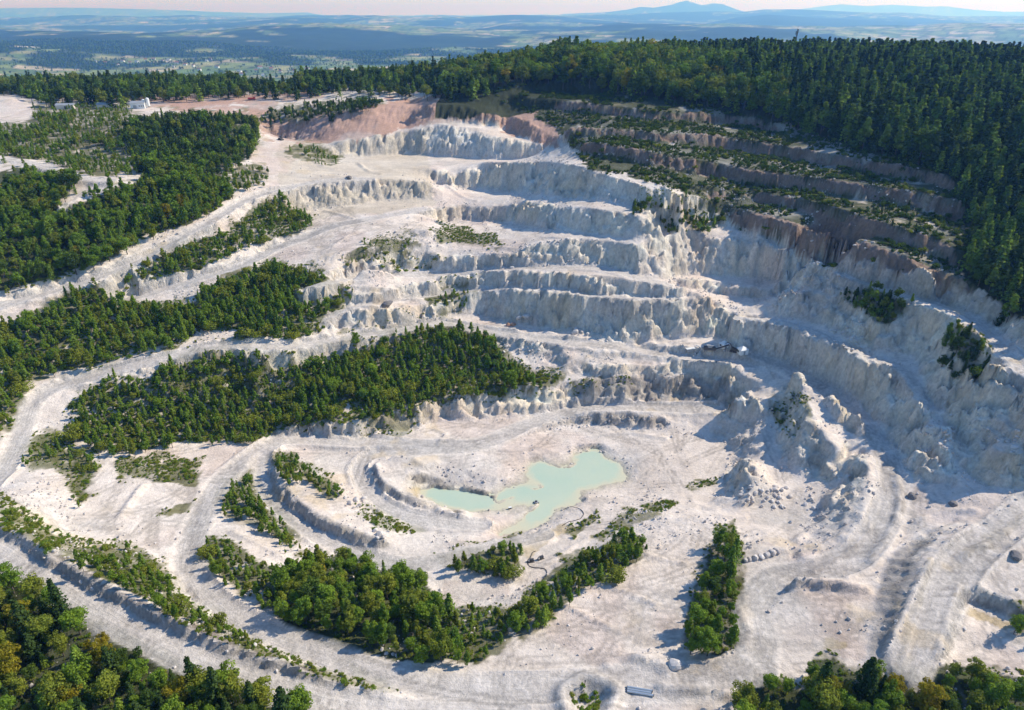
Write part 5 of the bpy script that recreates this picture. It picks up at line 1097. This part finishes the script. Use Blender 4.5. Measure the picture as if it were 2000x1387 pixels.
MB().box((0, 0, 1.7), (5.5, 2.2, 1.3)).build('body', M_DKM, o)
MB().prism([(-1.6, 3.6), (1.6, 3.6), (.7, 2.3), (-.7, 2.3)], 'y', -1.0, 1.0).build('hopper', M_GREY, o)
cv2 = MB().box((5.4, 0, 2.6), (7.4, .9, .25), 0, ('Y', -.42)).build('conveyor', M_DKM, o); MB().box((5.4, 0, 2.8), (7.2, .6, .06), 0, ('Y', -.42)).build('belt', M_BLACK, cv2)
MB().box((-4.4, .3, 1.9), (4.2, .9, .25), 0, ('Y', .4)).build('feeder', M_GREY, o)
for sx in (-2.2, 2.2):
    for sy in (-.9, .9): MB().box((sx, sy, .55), (.22, .22, 1.2)).build('leg', M_DKM, o)
MB().box((7.4, 0, 2.0), (.18, .7, 3.8)).build('leg', M_DKM, o)
def excavator(px_, py_, rz, lab, z0, mat=M_YEL, sc=1.):
    o = thing('excavator', at(px_, py_, z0, -.05), rz, lab, 'excavator', None, sc)
    for sy in (-1.2, 1.2):
        tr = MB().prism([(-2, .1), (-1.7, 0), (1.7, 0), (2, .1), (2.1, .5), (1.7, .95), (-1.7, .95), (-2.1, .5)], 'y', sy-.3, sy+.3).build('crawler_track', M_BLACK, o)
        for k in range(4): MB().cyl((-1.4+k*.95, sy-.33, .45), (-1.4+k*.95, sy+.33, .45), .3).build('roller', M_DKM, tr)
    MB().box((-.5, 0, 1.7), (3.4, 2.5, 1.1), bev=.12).build('house', mat, o); MB().box((-1.9, 0, 1.75), (.7, 2.4, 1.2), bev=.1).build('counterweight', M_DKM, o)
    c_ = MB().box((.7, .75, 2.6), (1.5, 1.0, 1.5), bev=.1).build('cab', mat, o); MB().box((1.46, .75, 2.8), (.05, .8, .9)).build('windscreen', M_GLASS, c_); MB().box((.7, 1.27, 2.8), (1.0, .05, .8)).build('side_window', M_GLASS, c_)
    MB().path([(1.0, -.2, 1.9), (2.6, -.2, 4.6), (4.6, -.2, 5.0)], .24, 6).build('boom', mat, o); MB().path([(4.4, -.2, 5.1), (6.2, -.2, 2.2)], .18, 6).build('stick', mat, o)
    MB().prism([(5.9, 2.3), (6.7, 2.0), (6.6, 1.2), (5.8, .9), (5.5, 1.5)], 'y', -.75, .35).build('bucket', M_DKM, o); MB().cyl((1.5, -.2, 2.2), (2.9, -.2, 4.2), .1).build('hydraulic_ram', M_STEEL, o)
excavator(1432, 690, 2.6, 'dark excavator parked between the sorting plant and the hut', 5.7, M_DKM, .8)
excavator(549, 274, 1.2, 'small excavator standing under the red earth face', 64, M_DKM, .9)
o = thing('screen_skip', at(1348, 684, 5.7, -.03), .2, 'open grey skip at the left end of the machine platform', 'skip')
MB().prism([(-2.2, 1.6), (2.2, 1.6), (1.6, 0), (-1.6, 0)], 'y', -.95, .95).build('body', M_GREY, o); MB().box((0, 0, 1.64), (4.6, 2.1, .12)).build('rim', M_WHITE, o)
# pumps, raft and hoses
def hose(pts, z0, lab, r=.11):
    P3 = [at(x, y, z0, .12) for x, y in densify(np.array(pts, float), 5)]; o = MB().path(P3, r, 6).build('hose', M_BLACK, None); tag(o, lab, 'hose')
hose([(1100,994),(1115,991),(1132,995),(1140,1004),(1132,1014),(1110,1020),(1098,1027)], -18, 'dark hose looping over the pale bank beside the pond')
hose([(1046,1077),(1040,1080),(1034,1094)], -13, 'short black hose feeding the left pump'); hose([(1030,1097),(1034,1106),(1050,1110),(1064,1112),(1068,1119),(1060,1132),(1056,1146)], -13, 'long black hose snaking from the left pump across the lower floor')
def pump(px_, py_, rz, lab, z0):
    o = thing('pump', at(px_, py_, z0, .0), rz, lab, 'pump', 'pumps on the lower floor')
    for s_ in (-.45, .45): MB().box((0, s_, .12), (2.4, .16, .2)).build('skid', M_DKM, o)
    MB().box((.3, 0, .7), (1.3, .8, .9), bev=.05).build('engine_cover', M_DKM, o); MB().cyl((-.5, 0, .6), (-1.0, 0, .6), .42).build('pump_housing', M_GREY, o); MB().cyl((-.75, 0, 1.0), (-.75, 0, 1.35), .14).build('outlet', M_DKM, o); MB().cyl((.7, .2, 1.1), (.7, .2, 1.6), .06).build('exhaust', M_BLACK, o)
pump(1037, 1097, .1, 'dark pump at the bend of the black hoses', -13); pump(1056, 1092, .5, 'dark pump standing alone right of the hose bend', -13.5)
o = thing('pump_raft', Vector((*un(1047, 982, POND_Z)[:2], POND_Z+.02)), .4, 'small dark pump raft floating off the tip of the spit', 'raft', None, .75)
for s_ in (-.7, .7): MB().cyl((-1.3, s_, .12), (1.3, s_, .12), .28).build('float', M_BLACK, o)
MB().box((0, 0, .45), (2.2, 1.8, .1)).build('deck', M_GREY, o); MB().box((0, 0, .9), (.9, .7, .8), bev=.05).build('motor', M_DKM, o); MB().cyl((-.9, -.7, .45), (-.9, -.7, 2.6), .05).build('mast', M_DKM, o)
o = thing('equipment_box', at(996, 994, -18.6), .3, 'small dark equipment box on the spit beside the pond', 'box'); MB().box((0, 0, .35), (1.2, .7, .7), bev=.04).build('case', M_DKM, o); MB().box((0, 0, .74), (1.3, .8, .08)).build('lid', M_WHITE, o)
def sign(px_, py_, lab, h, w, z0, m):
    o = thing('sign', at(px_, py_, z0), .2, lab, 'sign'); MB().cyl((0, 0, -.2), (0, 0, h), .05, n=8).build('post', M_WOOD, o); MB().box((0, -.07, h-.3), (w, .05, .6)).build('board', m, o)
sign(890, 1290, 'small white board on a post below the big thicket', 2.2, 1.0, -1, M_WHITE)
o = thing('marker_post', at(1142, 1343, 1), 0, 'thin dark post on the rim of the round sump', 'post'); MB().cyl((0, 0, -.2), (0, 0, 2.4), .07, n=8).build('pole', M_WOOD, o); MB().box((0, 0, 2.5), (.3, .3, .3)).build('cap', M_DKM, o)
# plant buildings on the far plateau
o = thing('plant_building', at(272, 212, 79, -.1), .15, 'white processing shed with silos beyond the dark wood', 'building', None, .7)
MB().box((0, 0, 3.2), (16, 9, 6.4)).build('wall', M_WHITE, o); MB().prism([(-5, 6.4), (5, 6.4), (0, 8.6)], 'x', -8.4, 8.4).build('roof', M_GREY, o); MB().box((-3, -4.55, 2.0), (4, .1, 4)).build('door', M_GREY, o)
for k in range(3): MB().box((2.2+k*2.2, -4.55, 3.2), (1.2, .1, 1.2)).build('window', M_GLASS, o)
for k, (x, y) in enumerate(((283, 211), (291, 211))):
    o = thing('silo', at(x, y, 79, -.1), 0, ('tall' if k else 'shorter')+' white silo beside the processing shed', 'silo', None, .62); h = 10+2*k
    MB().cyl((0, 0, 2.4), (0, 0, h), 2.2, n=20).build('tank', M_WHITE, o); MB().cyl((0, 0, h), (0, 0, h+1.2), 2.25, .4, n=20).build('top', M_WHITE, o); MB().cyl((0, 0, 1.0), (0, 0, 2.4), .5, 2.2, n=20).build('cone', M_GREY, o)
    for q in range(4): MB().cyl((1.7*math.cos(q*1.57), 1.7*math.sin(q*1.57), 0), (1.7*math.cos(q*1.57), 1.7*math.sin(q*1.57), 2.6), .14, n=6).build('leg', M_GREY, o)
for (x, y, w) in ((130, 212, 14), (205, 211, 10)):
    o = thing('low_shed', at(x, y, 78, -.1), .1, 'long pale shed on the far left plateau' if w > 12 else 'short pale shed left of the white processing shed', 'shed')
    MB().box((0, 0, 1.6), (w, 6, 3.2)).build('wall', M_WALL, o); MB().prism([(-3.4, 3.2), (3.4, 3.2), (0, 4.6)], 'x', -w/2-.4, w/2+.4).build('roof', M_GREY, o); MB().box((1, -3.03, 1.2), (2.4, .06, 2.4)).build('door', M_DKM, o)
o = thing('red_truck', at(492, 196, 81, 0), .2, 'small red truck parked on the pink plateau road', 'truck')
MB().box((-.9, 0, 1.5), (4.4, 2.3, 1.3), bev=.08).build('load_bed', M_REDP, o); cb = MB().box((2.2, 0, 1.7), (1.7, 2.2, 2.0), bev=.12).build('cab', M_REDP, o); MB().box((3.07, 0, 2.1), (.06, 1.9, .8)).build('windscreen', M_GLASS, cb); MB().box((.4, 0, .8), (6.2, .9, .25)).build('chassis', M_DKM, o)
for sx in (-2.2, -.9, 2.2):
    for sy in (-1.0, 1.0): w_ = MB().cyl((sx, sy-.17, .5), (sx, sy+.17, .5), .5, n=14).build('wheel', M_BLACK, o); MB().cyl((sx, sy-.19, .5), (sx, sy+.19, .5), .22, n=10).build('rim', M_GREY, w_)
# radio mast behind the hill forest
mx_, my_ = 272.0, 720.0; mz = float(ground(np.array([mx_]), np.array([my_]))[0])
o = thing('radio_mast', (mx_, my_, mz), 0, 'thin dark radio mast rising behind the hill forest', 'mast'); mh = 136.5-mz
for k in range(3): MB().cyl((.9*math.cos(k*2.094), .9*math.sin(k*2.094), 0), (.35*math.cos(k*2.094), .35*math.sin(k*2.094), mh), .13, n=6).build('leg', M_DKM, o)
nb_ = int(mh/1.6)
for k in range(nb_):
    r0, r1 = .9-.55*k/nb_, .9-.55*(k+1)/nb_
    b_ = MB()
    for q in range(3):
        a0, a1 = q*2.094, (q+1)*2.094; b_.cyl((r0*math.cos(a0), r0*math.sin(a0), mh*k/nb_), (r1*math.cos(a1), r1*math.sin(a1), mh*(k+1)/nb_), .05, n=4)
    b_.build('lattice_brace', M_DKM, o)
for k in range(3): MB().box((1.0*math.cos(k*2.094+.5), 1.0*math.sin(k*2.094+.5), mh-2-1.4*k), (.5, .5, 3.2), k*2.094).build('antenna', M_DKM, o)
MB().cyl((0, 0, mh-.5), (0, 0, mh+2.5), .08, n=6).build('tip', M_DKM, o)
# village houses in the valley
rv = random.Random(4)
def far_at(px_, py_):
    v = -(py_-693.5)/FPX; d = Vector(((px_-1000)/FPX, cP+v*sP, -sP+v*cP)); t_ = 900.
    ts = 900*1.004**np.arange(580); hh = far_h(d.x*ts, d.y*ts); k = np.where(CAM_H+d.z*ts < hh)[0]
    return Vector((0, 0, CAM_H))+d*float(ts[k[0] if len(k) else -1])
VIL = [(188,122),(206,125),(240,121),(254,124),(268,123),(285,119),(300,117),(318,121),(330,119),(346,125),(362,128),(378,131),(404,121),(411,118),(425,133),(446,145),(468,141),(472,147),(500,139),(508,134),(514,150),(530,137),(548,142),(230,128),(340,133),(390,139),(575,140),(600,136)]
for i, (x, y) in enumerate(VIL):
    p = far_at(x, y); zf = float(far_h(np.array([p.x]), np.array([p.y]))[0]); w, d_, h = rv.uniform(12, 20), rv.uniform(9, 12), rv.uniform(5, 8)
    side = ['pale', 'cream', 'white'][i % 3]
    o = thing('village_house', (p.x, p.y, zf-.3), rv.uniform(-.6, .6), f"{side} village house with {'red tiled' if i % 4 else 'grey'} roof in the hazy valley, {['leftmost', 'left', 'inner left', 'middle', 'inner right', 'right', 'rightmost'][min(6, int(sum(q[0] < x for q in VIL)/4))]} of the village", 'house', 'houses in the valley village', 1.25)
    MB().box((0, 0, h/2), (w, d_, h)).build('wall', M_WHITE if i % 3 else M_WALL, o); MB().prism([(-d_*.56, h), (d_*.56, h), (0, h+d_*.4)], 'x', -w*.53, w*.53).build('roof', M_ROOF if i % 4 else M_GREY, o)
    for k in range(3): MB().box((-w*.3+k*w*.3, -d_/2-.04, h*.55), (1.2, .08, 1.6)).build('window', M_GLASS, o)
